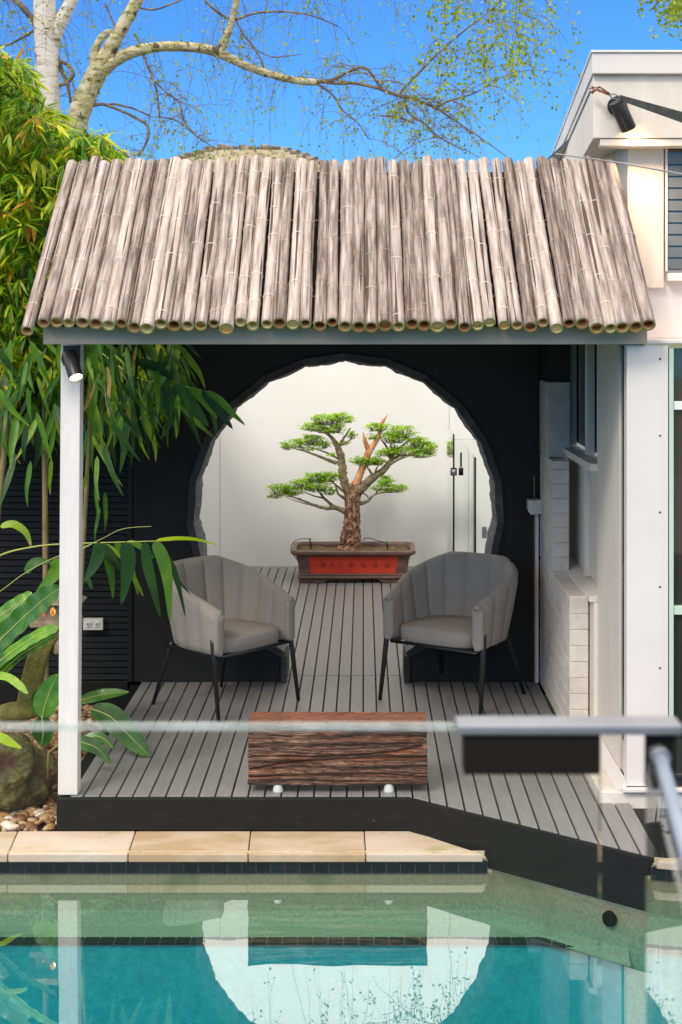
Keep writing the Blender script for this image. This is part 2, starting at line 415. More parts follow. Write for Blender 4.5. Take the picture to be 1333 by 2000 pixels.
M['pebble'] = mat('river_pebble', [(.1, (.10, .045, .02)), (.3, (.24, .105, .04)), (.5, (.33, .18, .07)), (.65, (.36, .25, .11)), (.92, (.44, .33, .2)), (1, (.66, .60, .52))], .5, 4, island=1.0, bump=.2, bscale=40)
M['earth'] = mat('garden_earth', [(.3, (.03, .02, .012)), (.7, (.08, .05, .03))], .95, 8, bump=.8)
M['ground'] = mat('ground_soil_grass', [(.3, (.05, .06, .02)), (.7, (.10, .12, .05))], .95, 3, bump=.5)
M['paving'] = mat('terrace_paving', [(.3, (.10, .09, .08)), (.7, (.15, .135, .12))], .8, 3, bump=.3)
M['rooftile'] = mat('lichen_roof_tile', [(.3, (.20, .17, .09)), (.5, (.48, .42, .26)), (.8, (.66, .60, .42))], .9, 6, bump=.5, rand=.4)
M['ridgetile'] = mat('dark_ridge_tile', [(.3, (.04, .04, .045)), (.5, (.16, .14, .11)), (.7, (.45, .40, .26))], .8, 9)
M['neighbour'] = mat('cream_brick_house', [(.3, (.40, .36, .30)), (.7, (.5, .46, .38))], .85, 4)
M['glass_clear'] = glass('pool_fence_glass', (.955, .975, .965), 1.25)
M['glass_edge'] = mat('polished_glass_edge', [(.35, (.42, .50, .47)), (.65, (.70, .78, .77))], .15, 9, (3, 1, 1), alpha=.36)
M['glass_window'] = None
M['steel'] = mat('satin_steel', [(.3, (.20, .22, .26)), (.7, (.30, .33, .38))], .3, 6, metal=.6)
M['blue_steel'] = mat('blue_grey_rail', [(.3, (.30, .38, .50)), (.7, (.42, .50, .62))], .35, 6, metal=.2)
M['latch_black'] = mat('latch_black_plastic', (.007, .006, .005), .6, spec=.2)
M['rust'] = mat('rusty_wire', [(.3, (.16, .06, .03)), (.7, (.35, .2, .13))], .8, 30, metal=.3)
M['strap'] = mat('weathered_black_strap', [(.3, (.02, .024, .024)), (.7, (.055, .06, .05))], .6, 20, bump=.3)
M['lamp_glow'] = emis('lamp_glow', (1, .62, .32), 14)
M['candle_glow'] = emis('lantern_glow', (1, .45, .12), 1.2)
M['white_bright'] = mat('white_frame_and_glint', (.8, .82, .8), .35)
M['green_frame'] = mat('pale_green_door_frame', [(.3, (.50, .62, .52)), (.7, (.58, .70, .60))], .35, 3)
M['brown_timber'] = mat('raw_brown_timber', [(.3, (.16, .08, .03)), (.7, (.28, .16, .07))], .7, 8, (4, 4, 1))

def window_glass():
    m = bpy.data.materials.new('dark_window_glass'); m.use_nodes = True
    b = m.node_tree.nodes['Principled BSDF']
    b.inputs['Base Color'].default_value = (.03, .035, .03, 1); b.inputs['Roughness'].default_value = .04
    b.inputs['Specular IOR Level'].default_value = .9; b.inputs['Coat Weight'].default_value = 1; b.inputs['Coat Roughness'].default_value = .02
    return m
M['glass_window'] = window_glass()

def timber_mat():
    m = bpy.data.materials.new('weathered_sleeper_timber'); m.use_nodes = True
    nt = m.node_tree; N = nt.nodes.new; L = nt.links.new; b = nt.nodes['Principled BSDF']
    tc = N('ShaderNodeTexCoord'); mp = N('ShaderNodeMapping'); mp.inputs['Scale'].default_value = (1.7, 14, 30)
    L(tc.outputs['Object'], mp.inputs[0])
    def nz(scale, detail, sc3, dist=0.0, off=0.0):
        m_ = N('ShaderNodeMapping'); m_.inputs['Scale'].default_value = sc3; m_.inputs['Location'].default_value = (off, off, off); L(tc.outputs['Object'], m_.inputs[0])
        n_ = N('ShaderNodeTexNoise'); n_.inputs['Scale'].default_value = scale; n_.inputs['Detail'].default_value = detail; n_.inputs['Roughness'].default_value = .65; n_.inputs['Distortion'].default_value = dist
        L(m_.outputs[0], n_.inputs[0]); return n_.outputs[0]
    def mth(op, a, b_, c_=None, cl=False):
        n_ = N('ShaderNodeMath'); n_.operation = op; n_.use_clamp = cl
        for i, x in enumerate((a, b_, c_)):
            if x is None: continue
            if isinstance(x, (int, float)): n_.inputs[i].default_value = x
            else: L(x, n_.inputs[i])
        return n_.outputs[0]
    fib = nz(3, 8, (3.5, 14, 60))          # fibres
    ton = nz(2.2, 4, (1.2, 3, 5), .3, 7)   # slow tone change
    def crack(scale, sc3, wd, off):
        c_ = mth('ABSOLUTE', mth('SUBTRACT', nz(scale, 2, sc3, .25, off), .5), None)
        r_ = N('ShaderNodeMapRange'); r_.inputs[1].default_value = 0; r_.inputs[2].default_value = wd; r_.inputs[3].default_value = 0; r_.inputs[4].default_value = 1
        L(c_, r_.inputs[0]); return r_.outputs[0]
    ck = mth('MULTIPLY', mth('MULTIPLY', crack(2.0, (1.0, 4, 16), .016, 0), crack(3.0, (1.5, 5, 30), .014, 3)), crack(5.0, (1.6, 5, 30), .02, 9))
    v = mth('ADD', mth('MULTIPLY', fib, .62), mth('MULTIPLY', ton, .38))
    rp = ramp(nt, [(.36, (.035, .016, .011)), (.45, (.095, .043, .028)), (.52, (.19, .092, .06)), (.58, (.29, .165, .11)), (.67, (.42, .31, .23))])
    L(v, rp.inputs[0])
    cm = N('ShaderNodeMix'); cm.data_type = 'RGBA'; L(ck, cm.inputs[0]); cm.inputs[6].default_value = (.006, .004, .003, 1); L(rp.outputs[0], cm.inputs[7])
    class _o: pass
    rp = _o(); rp.outputs = [cm.outputs[2]]
    hgt = mth('ADD', mth('MULTIPLY', fib, .5), ck)
    n1 = _o(); n1.outputs = [fib]
    # redder, planed top
    ge = N('ShaderNodeNewGeometry'); sp = N('ShaderNodeSeparateXYZ'); L(ge.outputs['True Normal'], sp.inputs[0])
    mr = N('ShaderNodeMapRange'); mr.inputs[1].default_value = .5; mr.inputs[2].default_value = .9; L(sp.outputs[2], mr.inputs[0])
    r2 = ramp(nt, [(.3, (.12, .038, .018)), (.55, (.27, .095, .045)), (.75, (.38, .17, .09))]); L(n1.outputs[0], r2.inputs[0])
    mx = N('ShaderNodeMix'); mx.data_type = 'RGBA'; L(mr.outputs[0], mx.inputs[0]); L(rp.outputs[0], mx.inputs[6]); L(r2.outputs[0], mx.inputs[7])
    L(mx.outputs[2], b.inputs['Base Color']); b.inputs['Roughness'].default_value = .65
    bp = N('ShaderNodeBump'); bp.inputs['Strength'].default_value = .9; bp.inputs['Distance'].default_value = .012
    L(hgt, bp.inputs['Height']); L(bp.outputs[0], b.inputs['Normal'])
    return m
M['sleeper'] = timber_mat()

def cane_mat():
    m = bpy.data.materials.new('weathered_bamboo_cane'); m.use_nodes = True
    nt = m.node_tree; N = nt.nodes.new; L = nt.links.new; b = nt.nodes['Principled BSDF']
    tc = N('ShaderNodeTexCoord'); oi = N('ShaderNodeObjectInfo')
    sep = N('ShaderNodeSeparateXYZ'); L(tc.outputs['UV'], sep.inputs[0])
    def math_(op, a, bb, cc=None):
        n = N('ShaderNodeMath'); n.operation = op
        for i, x in enumerate((a, bb, cc)):
            if x is None: continue
            if isinstance(x, (int, float)): n.inputs[i].default_value = x
            else: L(x, n.inputs[i])
        return n.outputs[0]
    rnd = oi.outputs['Random']
    # streaky grain: noise over object position shifted per cane, stretched along the cane
    mp = N('ShaderNodeMapping'); mp.inputs['Scale'].default_value = (42, 2.4, 2.4)
    off = N('ShaderNodeVectorMath'); off.operation = 'ADD'
    L(tc.outputs['Object'], mp.inputs[0])
    L(mp.outputs[0], off.inputs[0]); rr = math_('MULTIPLY', rnd, 91.0); L(rr, off.inputs[1])
    n1 = N('ShaderNodeTexNoise'); n1.inputs['Scale'].default_value = 1.9; n1.inputs['Detail'].default_value = 7; n1.inputs['Roughness'].default_value = .62
    L(off.outputs[0], n1.inputs[0])
    n2 = N('ShaderNodeTexNoise'); n2.inputs['Scale'].default_value = 1.0; n2.inputs['Detail'].default_value = 4
    o2 = N('ShaderNodeVectorMath'); o2.operation = 'ADD'; mq = N('ShaderNodeMapping'); mq.inputs['Scale'].default_value = (55, 3.0, 3.0); L(tc.outputs['Object'], mq.inputs[0]); L(mq.outputs[0], o2.inputs[0]); L(rr, o2.inputs[1]); L(o2.outputs[0], n2.inputs[0])
    v = math_('ADD', math_('MULTIPLY', n1.outputs[0], .55), math_('MULTIPLY', n2.outputs[0], .45))
    v = math_('ADD', v, math_('MULTIPLY_ADD', rnd, .17, -.085))
    rp = ramp(nt, [(.36, (.085, .068, .060)), (.44, (.185, .155, .142)), (.50, (.30, .258, .238)), (.57, (.415, .365, .335)), (.67, (.56, .50, .45))])
    L(v, rp.inputs[0])
    # warm brown stains
    n4 = N('ShaderNodeTexNoise'); n4.inputs['Scale'].default_value = 5; n4.inputs['Detail'].default_value = 3; L(off.outputs[0], n4.inputs[0])
    st = N('ShaderNodeMapRange'); st.inputs[1].default_value = .52; st.inputs[2].default_value = .74; st.inputs[4].default_value = .8; L(n4.outputs[0], st.inputs[0])
    mx = N('ShaderNodeMix'); mx.data_type = 'RGBA'; L(st.outputs[0], mx.inputs[0]); L(rp.outputs[0], mx.inputs[6]); mx.inputs[7].default_value = (.40, .24, .14, 1)
    # drying crack: dark slit at a per-cane angle over part of the length
    ua = math_('ABSOLUTE', math_('SUBTRACT', math_('FRACT', math_('ADD', sep.outputs[0], 0.0), None), math_('MULTIPLY_ADD', math_('FRACT', math_('MULTIPLY', rnd, 17.3), None), .30, .60)), None)
    n5 = N('ShaderNodeTexNoise'); n5.noise_dimensions = '1D'; n5.inputs['Scale'].default_value = 1.3; n5.inputs['Detail'].default_value = 1
    L(math_('ADD', sep.outputs[1], rr), n5.inputs['W'])
    wdt = math_('MAXIMUM', math_('MULTIPLY_ADD', n5.outputs[0], .16, -.070), 0.0)
    ck = math_('LESS_THAN', ua, wdt)
    mx2 = N('ShaderNodeMix'); mx2.data_type = 'RGBA'; L(ck, mx2.inputs[0]); L(mx.outputs[2], mx2.inputs[6]); mx2.inputs[7].default_value = (.055, .03, .022, 1)
    L(mx2.outputs[2], b.inputs['Base Color']); b.inputs['Roughness'].default_value = .62
    bp = N('ShaderNodeBump'); bp.inputs['Strength'].default_value = .5; bp.inputs['Distance'].default_value = .004
    hh = math_('SUBTRACT', n1.outputs[0], math_('MULTIPLY', ck, 1.5)); L(hh, bp.inputs['Height']); L(bp.outputs[0], b.inputs['Normal'])
    return m
M['cane'] = cane_mat()
M['cane_node'] = mat('cane_node_ring', [(.3, (.24, .18, .14)), (.5, (.42, .34, .28)), (.7, (.60, .52, .44))], .6, 20, rand=.9)
M['cane_cut'] = mat('cane_cut_rim', [(.3, (.36, .27, .08)), (.6, (.46, .40, .12)), (.8, (.30, .34, .08))], .6, 6, rand=.9)
M['cane_in'] = mat('cane_inside', [(.3, (.50, .22, .08)), (.6, (.82, .52, .22)), (.8, (.9, .72, .38))], .6, 8, rand=.8)

def water_mat():
    m = bpy.data.materials.new('still_pool_water'); m.use_nodes = True
    nt = m.node_tree; N = nt.nodes.new; L = nt.links.new
    for n in list(nt.nodes): nt.nodes.remove(n)
    o = N('ShaderNodeOutputMaterial'); t = N('ShaderNodeBsdfTransparent'); g = N('ShaderNodeBsdfGlossy'); mx = N('ShaderNodeMixShader'); fr = schlick(nt, .37)
    g.inputs['Roughness'].default_value = .003
    tc = N('ShaderNodeTexCoord'); nz = N('ShaderNodeTexNoise'); nz.inputs['Scale'].default_value = 2.2; nz.inputs['Detail'].default_value = 2
    L(tc.outputs['Object'], nz.inputs[0])
    bp = N('ShaderNodeBump'); bp.inputs['Strength'].default_value = .06; bp.inputs['Distance'].default_value = .01
    L(nz.outputs[0], bp.inputs['Height']); L(bp.outputs[0], g.inputs['Normal'])
    L(fr, mx.inputs[0]); L(t.outputs[0], mx.inputs[1]); L(g.outputs[0], mx.inputs[2]); L(mx.outputs[0], o.inputs[0])
    va = N('ShaderNodeVolumeAbsorption'); va.inputs[0].default_value = (0.0, .93, .955, 1); va.inputs[1].default_value = 1.05
    L(va.outputs[0], o.inputs['Volume'])
    return m
M['water'] = water_mat()

# ================================================================= SETTING
WZ = -0.247      # water level
GZ = -0.175      # garden ground
COP = -0.16      # coping top
D1 = 9.64        # plane of the moon gate wall
D2 = 14.33       # white courtyard wall

mb = MB()
Z = GZ - .02
for (x0, x1, y0, y1) in ((-400, 400, 9.9, 700), (-400, -4.02, -60, 9.9), (-4.02, 3.5, 7.0, 9.9), (3.5, 400, -60, 9.9), (-4.02, 3.5, -60, 2.0)):
    mb.quad((x0, y0, Z), (x1, y0, Z), (x1, y1, Z), (x0, y1, Z))
tag(put('ground', mb.mesh('ground', M['ground'])), kind='structure')
mb = MB(); mb.box(-4.2, 4.0, -4, 2.45, -1.7, .45)
tag(put('terrace', mb.mesh('terrace', M['paving'])), kind='structure')

# pool shell
def strip(mb, pts, z0, z1, mi=0):
    for a, b in zip(pts[:-1], pts[1:]):
        mb.quad((a[0], a[1], z0), (b[0], b[1], z0), (b[0], b[1], z1), (a[0], a[1], z1), mi)
pool = thing('pool', None, None, kind='structure')
BZ = -0.47
top = [(-4.0, 6.985), (.595, 6.985), (2.6, 5.30)]
edge = [(-4.0, 6.70), (.75, 6.71), (.97, 6.665), (1.13, 6.55)]
mb = MB()
strip(mb, [(-4.0, 6.99), (.595, 6.99)], -.20, -.155, 0)
# wall with a soft cove down to the bench
prof = [(0, -.18), (0, -.36), (.008, -.42), (.03, -.455), (.07, BZ)]
wl = [(-4.0 + i * .23, 6.985) for i in range(20)] + [(.595, 6.985), (.8, 6.812), (1.0, 6.645), (1.13, 6.54)]
for i in range(len(prof) - 1):
    o0, z0 = prof[i]; o1, z1 = prof[i + 1]
    for a, b in zip(wl[:-1], wl[1:]):
        mb.quad((a[0], a[1] - o0, z0), (b[0], b[1] - o0, z0), (b[0], b[1] - o1, z1), (a[0], a[1] - o1, z1), 0, True)
bench = [(-4.0, 6.925), (.56, 6.925), (1.13, 6.47)] 
poly = [(-4.0, 6.93), (.595, 6.93), (1.15, 6.53)] + edge[::-1]
tr = tessellate_polygon([[Vector((p[0], p[1], 0)) for p in poly]])
n0 = len(mb.v); mb.v += [(p[0], p[1], BZ) for p in poly]
for t in tr: mb.face([n0 + i for i in t])
strip(mb, [(1.12, 6.545), (2.6, 5.30), (2.6, 2.4)], -1.55, -.10)
part('bench_lining', mb, M['pebblecrete'], pool)
mb = MB()
strip(mb, edge, -1.55, BZ - .003)
strip(mb, [(-4.0, 2.4), (-4.0, 7.0)], -1.55, -.16)
mb.quad((-4.0, 2.4, -1.55), (2.6, 2.4, -1.55), (2.6, 7, -1.55), (-4, 7, -1.55))
part('deep_lining', mb, M['aqua'], pool)
mb = MB(); mb.box(-4.0, .565, 6.978, 6.99, -.255, -.19)
part('grout_band', mb, M['grout'], pool)
tile_me = None
mb = MB(); mb.box(-.0304, .0304, -.004, .004, -.026, .026); tile_me = mb.mesh('tile', M['tile'])
x = .531
while x > -2.6:
    put('tile', tile_me, pool, (x, 6.975, -.2225)); x -= .0657
mb = MB(); mb.box(.548, .563, 6.971, 6.979, -.2485, -.1965)
part('tile', mb, M['tile'], pool)
mb = MB(); mb.box(-.0302, .0302, -.0335, .040, -.004, .004); st_me = mb.mesh('step_tile', M['tile'])
x = -2.6
while x < .76:
    put('tile', st_me, pool, (x, 6.733, BZ + .004)); x += .067
a = Vector((.79, 6.735)); 
for i, (xx, yy, ang, sc_) in enumerate([(.793, 6.726, -.15, 1), (.857, 6.712, -.22, 1), (.921, 6.694, -.3, .85), (.98, 6.667, -.45, .6)]):
    o = put('tile', st_me, pool, (xx, yy, BZ + .004)); o.rotation_euler.z = ang; o.scale = (1, sc_, 1)
mb = MB(); mb.box(-2.66, .76, 6.699, 6.776, BZ - .002, BZ + .003)
part('grout_band', mb, M['grout'], pool)
# water
mb = MB()
wp = [(-4.0, 2.44), (2.6, 2.44), (2.6, 5.32), (.60, 7.0), (-4.0, 7.0)]
mb.prism(wp, -1.56, WZ)
o = put('pool_water', mb.mesh('pool_water', M['water'])); tag(o, kind='structure')
# calcified water line along the fascia and the pool fitting
mb = MB(); mb.tube([(1.15, 6.575, -.39), (1.12, 6.50, -.39)], .035, 16)
c = P(1195, 1793, 6.62)
mb = MB()
ring = [(c.x + .034 * math.cos(a_), 6.56, -.455 + 0) for a_ in (0,)]
mb.tube([(1.060, 6.585, -.307), (1.047, 6.572, -.307)], [.034, .031], 20)
o = put('pool_fitting', mb.mesh('pool_fitting', M['latch_black'])); tag(o, 'round black pool fitting set in the pool wall under the angled deck edge', 'pool fitting')

# coping pavers
cop = thing('pool_coping', None, None, kind='structure')
js_f = [15, 250, 485, 715, 945]; js_b = [35, 265, 490, 712, 806]
def XF(px, D): return (px - VX) * D / F
ed = [(XF(a, 6.955), XF(b, 7.276)) for a, b in zip(js_f, js_b)]
stp = ed[1][0] - ed[0][0]
ed = [(ed[0][0] - stp * k, ed[0][0] - stp * k + .0) for k in (4, 3, 2, 1)] + ed
for (a0, a1), (b0, b1) in zip(ed[:-1], ed[1:]):
    g = .0025
    mb = MB(); mb.prism([(a0 + g, 6.955), (b0 - g, 6.955), (b1 - g, 7.276), (a1 + g, 7.276)], COP - .036, COP + U(-.001, .001))
    part('paver', mb, M['sandstone'], cop, bevel=.004)
mb = MB(); mb.box(-4, .56, 6.99, 7.27, -.3, COP - .038); part('mortar_bed', mb, M['grout'], cop)

# ================================================================= DECK
deck = thing('deck', None, None, kind='structure')
def yf(x): return 7.302 if x < .219 else 7.302 - (x - .219) * .8385
pitch = .0783
xb = -.0 - pitch * 18          # joints fall on x = 0
k = -18
while k < 16:
    x0, x1 = k * pitch + .0042, (k + 1) * pitch - .0042
    if k == -18: x0 = -1.392
    k += 1
    yb = 9.818 if x1 < 1.11 else 7.19
    if x0 > 1.09 and x0 < 1.12: yb = 7.19
    pf = [(x0, yf(x0))]
    if x0 < .219 < x1: pf.append((.219, 7.302))
    pf += [(x1, yf(x1)), (x1, yb), (x0, yb)]
    mb = MB(); mb.prism(pf, -.022, U(-.0008, .0008))
    part('board', mb, M['deck'], deck, bevel=.0025, seg=2)
for k in range(-24, 15):
    x0, x1 = k * pitch + .0042, (k + 1) * pitch - .0042
    mb = MB(); mb.box(x0, x1, 9.828, D2 - .004, -.022, U(-.0008, .0008))
    part('board', mb, M['deck'], deck, bevel=.0025)
mb = MB(); mb.box(-1.40, 1.11, 7.33, 9.81, -.12, -.026); mb.box(-1.9, 1.2, 9.83, D2, -.12, -.026)
mb.prism([(.25, 7.33), (2.4, 5.52), (2.4, 7.3), (.25, 7.4)], -.12, -.027)
mb.box(-.6, .4, 9.80, 9.845, -.03, -.008)
part('joist_bed', mb, M['black_wall'], deck)
mb = MB(); mb.box(-1.455, .222, 7.276, 7.300, -.158, -.004); part('front_fascia', mb, M['black_timber'], deck, bevel=.005)
mb = MB()
dx, dy = .8385 * .024 / 1.305, .024 / 1.305
mb.prism([(.2235, 7.2965), (.2075, 7.2785), (2.6, 5.2755), (2.62, 5.2965)], -.232, -.0045); part('angled_fascia', mb, M['black_timber'], deck, bevel=.005)
mb = MB(); mb.box(-1.455, -1.396, 7.302, 9.62, -.17, -.010); part('side_fascia', mb, M['black_timber'], deck, bevel=.004)

# ================================================================= PAVILION
DE, DT = 7.05, 8.136
pav = thing('pavilion', 'open timber pavilion with weathered bamboo cane roof beside the pool', 'pavilion', (-1.0, 7.35, 0))
# canes
eave_px = [45, 84, 103, 128]  # first ones read off the photograph
ncane = 48
xs = []
x = -1.563 + .03
cw = (1.340 - (-1.563)) / ncane
zt, ze = 3.095, 2.245
for i in range(ncane):
    r = U(.0265, .0335)
    xc = -1.563 + cw * (i + .5) + U(-.003, .003)
    xt = -1.575 + (1.338 + 1.575) / ncane * (i + .5) + U(-.006, .006)
    ext = U(-.022, .03) + (.06 if i == 0 else 0)
    sl = Vector((xt - xc, DT - DE, zt - ze))
    slen = sl.length; sn = sl.normalized()
    a = Vector((xc, DE, ze)) - sn * (ext + .01)
    b = Vector((xt, DT, zt)) + sn * U(-.015, .045)
    nr_ = 40
    bend = U(-.006, .006); bend2 = U(-.003, .006)
    ph = U(0, 6)
    path, rad, isn = [], [], []
    ln = (b - a).length
    nodes = []
    q = U(.02, .36)
    while q < ln - .02:
        nodes.append(q); q += U(.20, .48)
    ss = [ln * j / 34 for j in range(35)]
    for nd in nodes: ss += [nd - .02, nd - .006, nd - .0025, nd + .0025, nd + .006, nd + .02]
    ss = sorted(s for s in ss if 0 <= s <= ln)
    taper = U(-.08, .08)
    for s in ss:
        t = s / ln
        p = a + (b - a) * t + Vector((bend * math.sin(3.1 * t), 0, bend2 * math.sin(3.1 * t)))
        rr = r * (1 + taper * (t - .5)) + .0004 * math.sin(14 * t + ph)
        for nd in nodes:
            d = abs(s - nd)
            if d < .003: rr += .0030
            elif d < .007: rr += .0006
            elif d < .035: rr += .0012 * (1 - d / .035)
        path.append(p); rad.append(rr)
    mb = MB()
    sg = 16
    mb.tube(path, rad, sg, caps=False)
    # mark node rings
    for fi in range(len(mb.f)):
        ring_i = fi // sg
        if ring_i + 1 < len(ss):
            mid = (ss[ring_i] + ss[ring_i + 1]) / 2
            for nd in nodes:
                if abs(mid - nd) < .003: mb.mi[fi] = 1
    # hollow front end: cut rim, inner wall, diaphragm
    t0 = (path[1] - path[0]).normalized()
    n0 = len(mb.v); r0 = rad[0]; dpt = U(.012, .12); 
    base = [Vector(v) for v in mb.v[:sg]]
    c0 = path[0]
    ri = .74
    for kk, (f_, dd) in enumerate(((ri, 0), (ri, dpt))):
        for v in base:
            mb.v.append(tuple(c0 + (v - c0) * f_ + t0 * dd))
    for j in range(sg):
        j2 = (j + 1) % sg
        mb.face((j, n0 + j, n0 + j2, j2), 2)
        mb.face((n0 + j, n0 + sg + j, n0 + sg + j2, n0 + j2), 3, None, True)
    mb.face([n0 + sg + j for j in range(sg)], 3)
    # closed top end
    e0 = len(path) * sg - sg
    mb.face([e0 + j for j in range(sg)], 2)
    part('cane', mb, [M['cane'], M['cane_node'], M['cane_cut'], M['cane_in']], pav)
# binding wires across the canes
for t in (.115, .40, .86):
    mb = MB()
    for j in range(ncane - 1):
        xa = -1.563 + cw * (j + 1)
        c = Vector((xa + (-.004) * t, DE + (DT - DE) * (1 - t), ze + (zt - ze) * (1 - t)))
        nn = Vector((0, -(zt - ze), DT - DE)).normalized()
        mb.tube([c + Vector((-.012, 0, 0)) + nn * .008, c + nn * .013, c + Vector((.012, 0, 0)) + nn * .008], .0032, 5)
    part('binding_wire', mb, M['rust'], pav, kind='stuff')
# rafters and dark lining sheet below the canes, back slope and ceiling
mb = MB()
nn = Vector((0, -(zt - ze), DT - DE)).normalized()
A = Vector((0, DE + .06, ze + .05)) - nn * .047; B = Vector((0, DT, zt)) - nn * .05
mb.v += [(-1.52, A.y, A.z), (1.30, A.y, A.z), (1.30, B.y, B.z), (-1.52, B.y, B.z)]
mb.v += [(-1.52, A.y, A.z - .02), (1.30, A.y, A.z - .02), (1.30, B.y, B.z - .02), (-1.52, B.y, B.z - .02)]
for q in ((0, 1, 2, 3), (7, 6, 5, 4), (0, 4, 5, 1), (1, 5, 6, 2), (2, 6, 7, 3), (3, 7, 4, 0)): mb.face(q)
part('roof_sheet', mb, M['black_timber'], pav)
mb = MB()
mb.v += [(-1.52, B.y + .003, B.z), (1.30, B.y + .003, B.z), (1.30, 9.80, 2.42), (-1.52, 9.80, 2.42)]
mb.v += [(p[0], p[1], p[2] - .03) for p in mb.v[:4]]
for q in ((0, 1, 2, 3), (7, 6, 5, 4), (0, 4, 5, 1), (1, 5, 6, 2), (2, 6, 7, 3), (3, 7, 4, 0)): mb.face(q)
part('back_roof', mb, M['black_timber'], pav)
for i in range(6):
    x = -1.40 + i * .53
    mb = MB()
    mb.prism([(7.21, 2.235), (B.y, B.z - .03), (B.y, B.z - .12), (7.21, 2.15)], x - .02, x + .02, 'x')
    part('rafter', mb, M['black_timber'], pav)
mb = MB(); mb.box(XF(85, 7.17), XF(1265, 7.17), 7.165, 7.205, 2.149, 2.232); part('eave_beam', mb, M['beam'], pav, bevel=.003)
mb = MB()
xl = XF(113, 7.302)
mb.v += [(xl, 7.302, .002), (xl + .093, 7.302, .002), (xl + .093, 7.392, .002), (xl, 7.392, .002)]
xt_ = XF(119, 7.302)
mb.v += [(xt_, 7.302, 2.150), (xt_ + .093, 7.302, 2.150), (xt_ + .093, 7.392, 2.150), (xt_, 7.392, 2.150)]
for q in ((0, 3, 2, 1), (4, 5, 6, 7), (0, 1, 5, 4), (1, 2, 6, 5), (2, 3, 7, 6), (3, 0, 4, 7)): mb.face(q)
part('post', mb, M['white_paint'], pav, bevel=.004)

# ================================================================= MOON GATE WALL
gx, gz, RO = -.112, 1.07, .997
gate = thing('moon_gate_wall', 'charcoal wall with big round stone edged moon gate behind the chairs', 'wall', (gx, D1, 0))
nst = 23
angs = [math.radians(90 + 360 / nst * i) for i in range(nst)]
RI = .962
halfd = .368
def hit(rad_, x):  # z of the circle polygon bottom at x offset
    return gz - math.sqrt(max(rad_ * rad_ - x * x, 0))
# wall panel polygon (outer boundary with keyhole opening), opening radius just inside stone outer radius
ro = RO - .012
zb = hit(ro, halfd)
a0 = math.atan2(zb - gz, halfd); a1 = math.atan2(zb - gz, -halfd)
arc = []
aa = a0
pts_c = []
for i in range(49):
    t = a0 + (2 * math.pi + a1 - a0 if a1 < a0 else a1 - a0) * i / 48
    pts_c.append((gx + ro * math.cos(t), gz + ro * math.sin(t)))
# pts_c runs from lower right counter-clockwise to lower left
poly = [(-1.447, .0025), (gx - halfd - .03, .0025), (gx - halfd - .03, zb - .0)] + pts_c[::-1] + [(gx + halfd + .03, zb), (gx + halfd + .03, .0025), (1.1025, .0025), (1.1025, 2.55), (-1.447, 2.55)]
mb = MB(); mb.prism(poly, D1, D1 + .30, 'y'); part('wall_panel', mb, M['black_wall'], gate)
mb = MB(); mb.box(-1.447, gx - 1.02, D1 - .003, D1 - .0005, 1.240, 1.243); mb.box(gx + 1.02, 1.100, D1 - .003, D1 - .0005, 1.240, 1.243)
part('joint_strip', mb, M['black_slat'], gate)
# edging stones with hewn inner edge
def stone(p0, p1, q0, q1, depth0, depth1, seedv):
    # p: outer chord ends, q: inner chord ends (2D x,z); hewn inner edge subdivided
    mb = MB()
    nu, nv = 14, 7
    n0 = len(mb.v)
    P0, P1, Q0, Q1 = Vector(p0), Vector(p1), Vector(q0), Vector(q1)
    mb.quad((P0.x, depth0, P0.y), (P1.x, depth0, P1.y), (P1.x, depth1, P1.y), (P0.x, depth1, P0.y))
    inn = []
    dirn = ((P0 + P1) / 2 - (Q0 + Q1) / 2).normalized()
    for i in range(nu):
        t = i / (nu - 1)
        e = math.sin(math.pi * t) ** .5
        for j in range(nv):
            s = j / (nv - 1)
            q = Q0.lerp(Q1, t)
            nn_ = noise.noise(Vector((t * 5 + seedv * 3.1, s * 3, seedv))) + .5 * noise.noise(Vector((t * 13 + seedv, s * 8, 5)))
            amt = (.007 + .012 * nn_) * (1 if j > 0 else .35) * e + .010 * math.sin(math.pi * s)
            q = q - dirn * amt
            inn.append((q.x, depth0 + (depth1 - depth0) * s, q.y))
    n1 = len(mb.v)
    mb.grid(inn, nu, nv, 1, sm=False)
    # front and back faces
    for j, dd in ((0, depth0), (nv - 1, depth1)):
        for i in range(nu - 1):
            ta, tb = i / (nu - 1), (i + 1) / (nu - 1)
            pa, pb = P0.lerp(P1, ta), P0.lerp(P1, tb)
            k0 = len(mb.v); mb.v += [(pa.x, dd, pa.y), (pb.x, dd, pb.y)]
            mb.face((k0, k0 + 1, n1 + (i + 1) * nv + j, n1 + i * nv + j), 0)
    for i in (0, nu - 1):
        pa = P0 if i == 0 else P1
        k0 = len(mb.v); mb.v += [(pa.x, depth0, pa.y), (pa.x, depth1, pa.y)]
        mb.face([k0] + [n1 + i * nv + j for j in range(nv)] + [k0 + 1], 0)
    return mb
for i in range(nst):
    ta, tb = angs[i] + .0008, angs[i] + 2 * math.pi / nst - .0008
    tm = (ta + tb) / 2
    if math.sin(tm) < -.90: continue
    r1 = RO; r2 = RI - .008
    mb = stone((gx + r1 * math.cos(ta), gz + r1 * math.sin(ta)), (gx + r1 * math.cos(tb), gz + r1 * math.sin(tb)),
               (gx + r2 * math.cos(ta), gz + r2 * math.sin(ta)), (gx + r2 * math.cos(tb), gz + r2 * math.sin(tb)), D1 - .028, D1 + .325, i + 1.5)
    part('edging_stone', mb, [M['bluestone'], M['hewn']], gate)
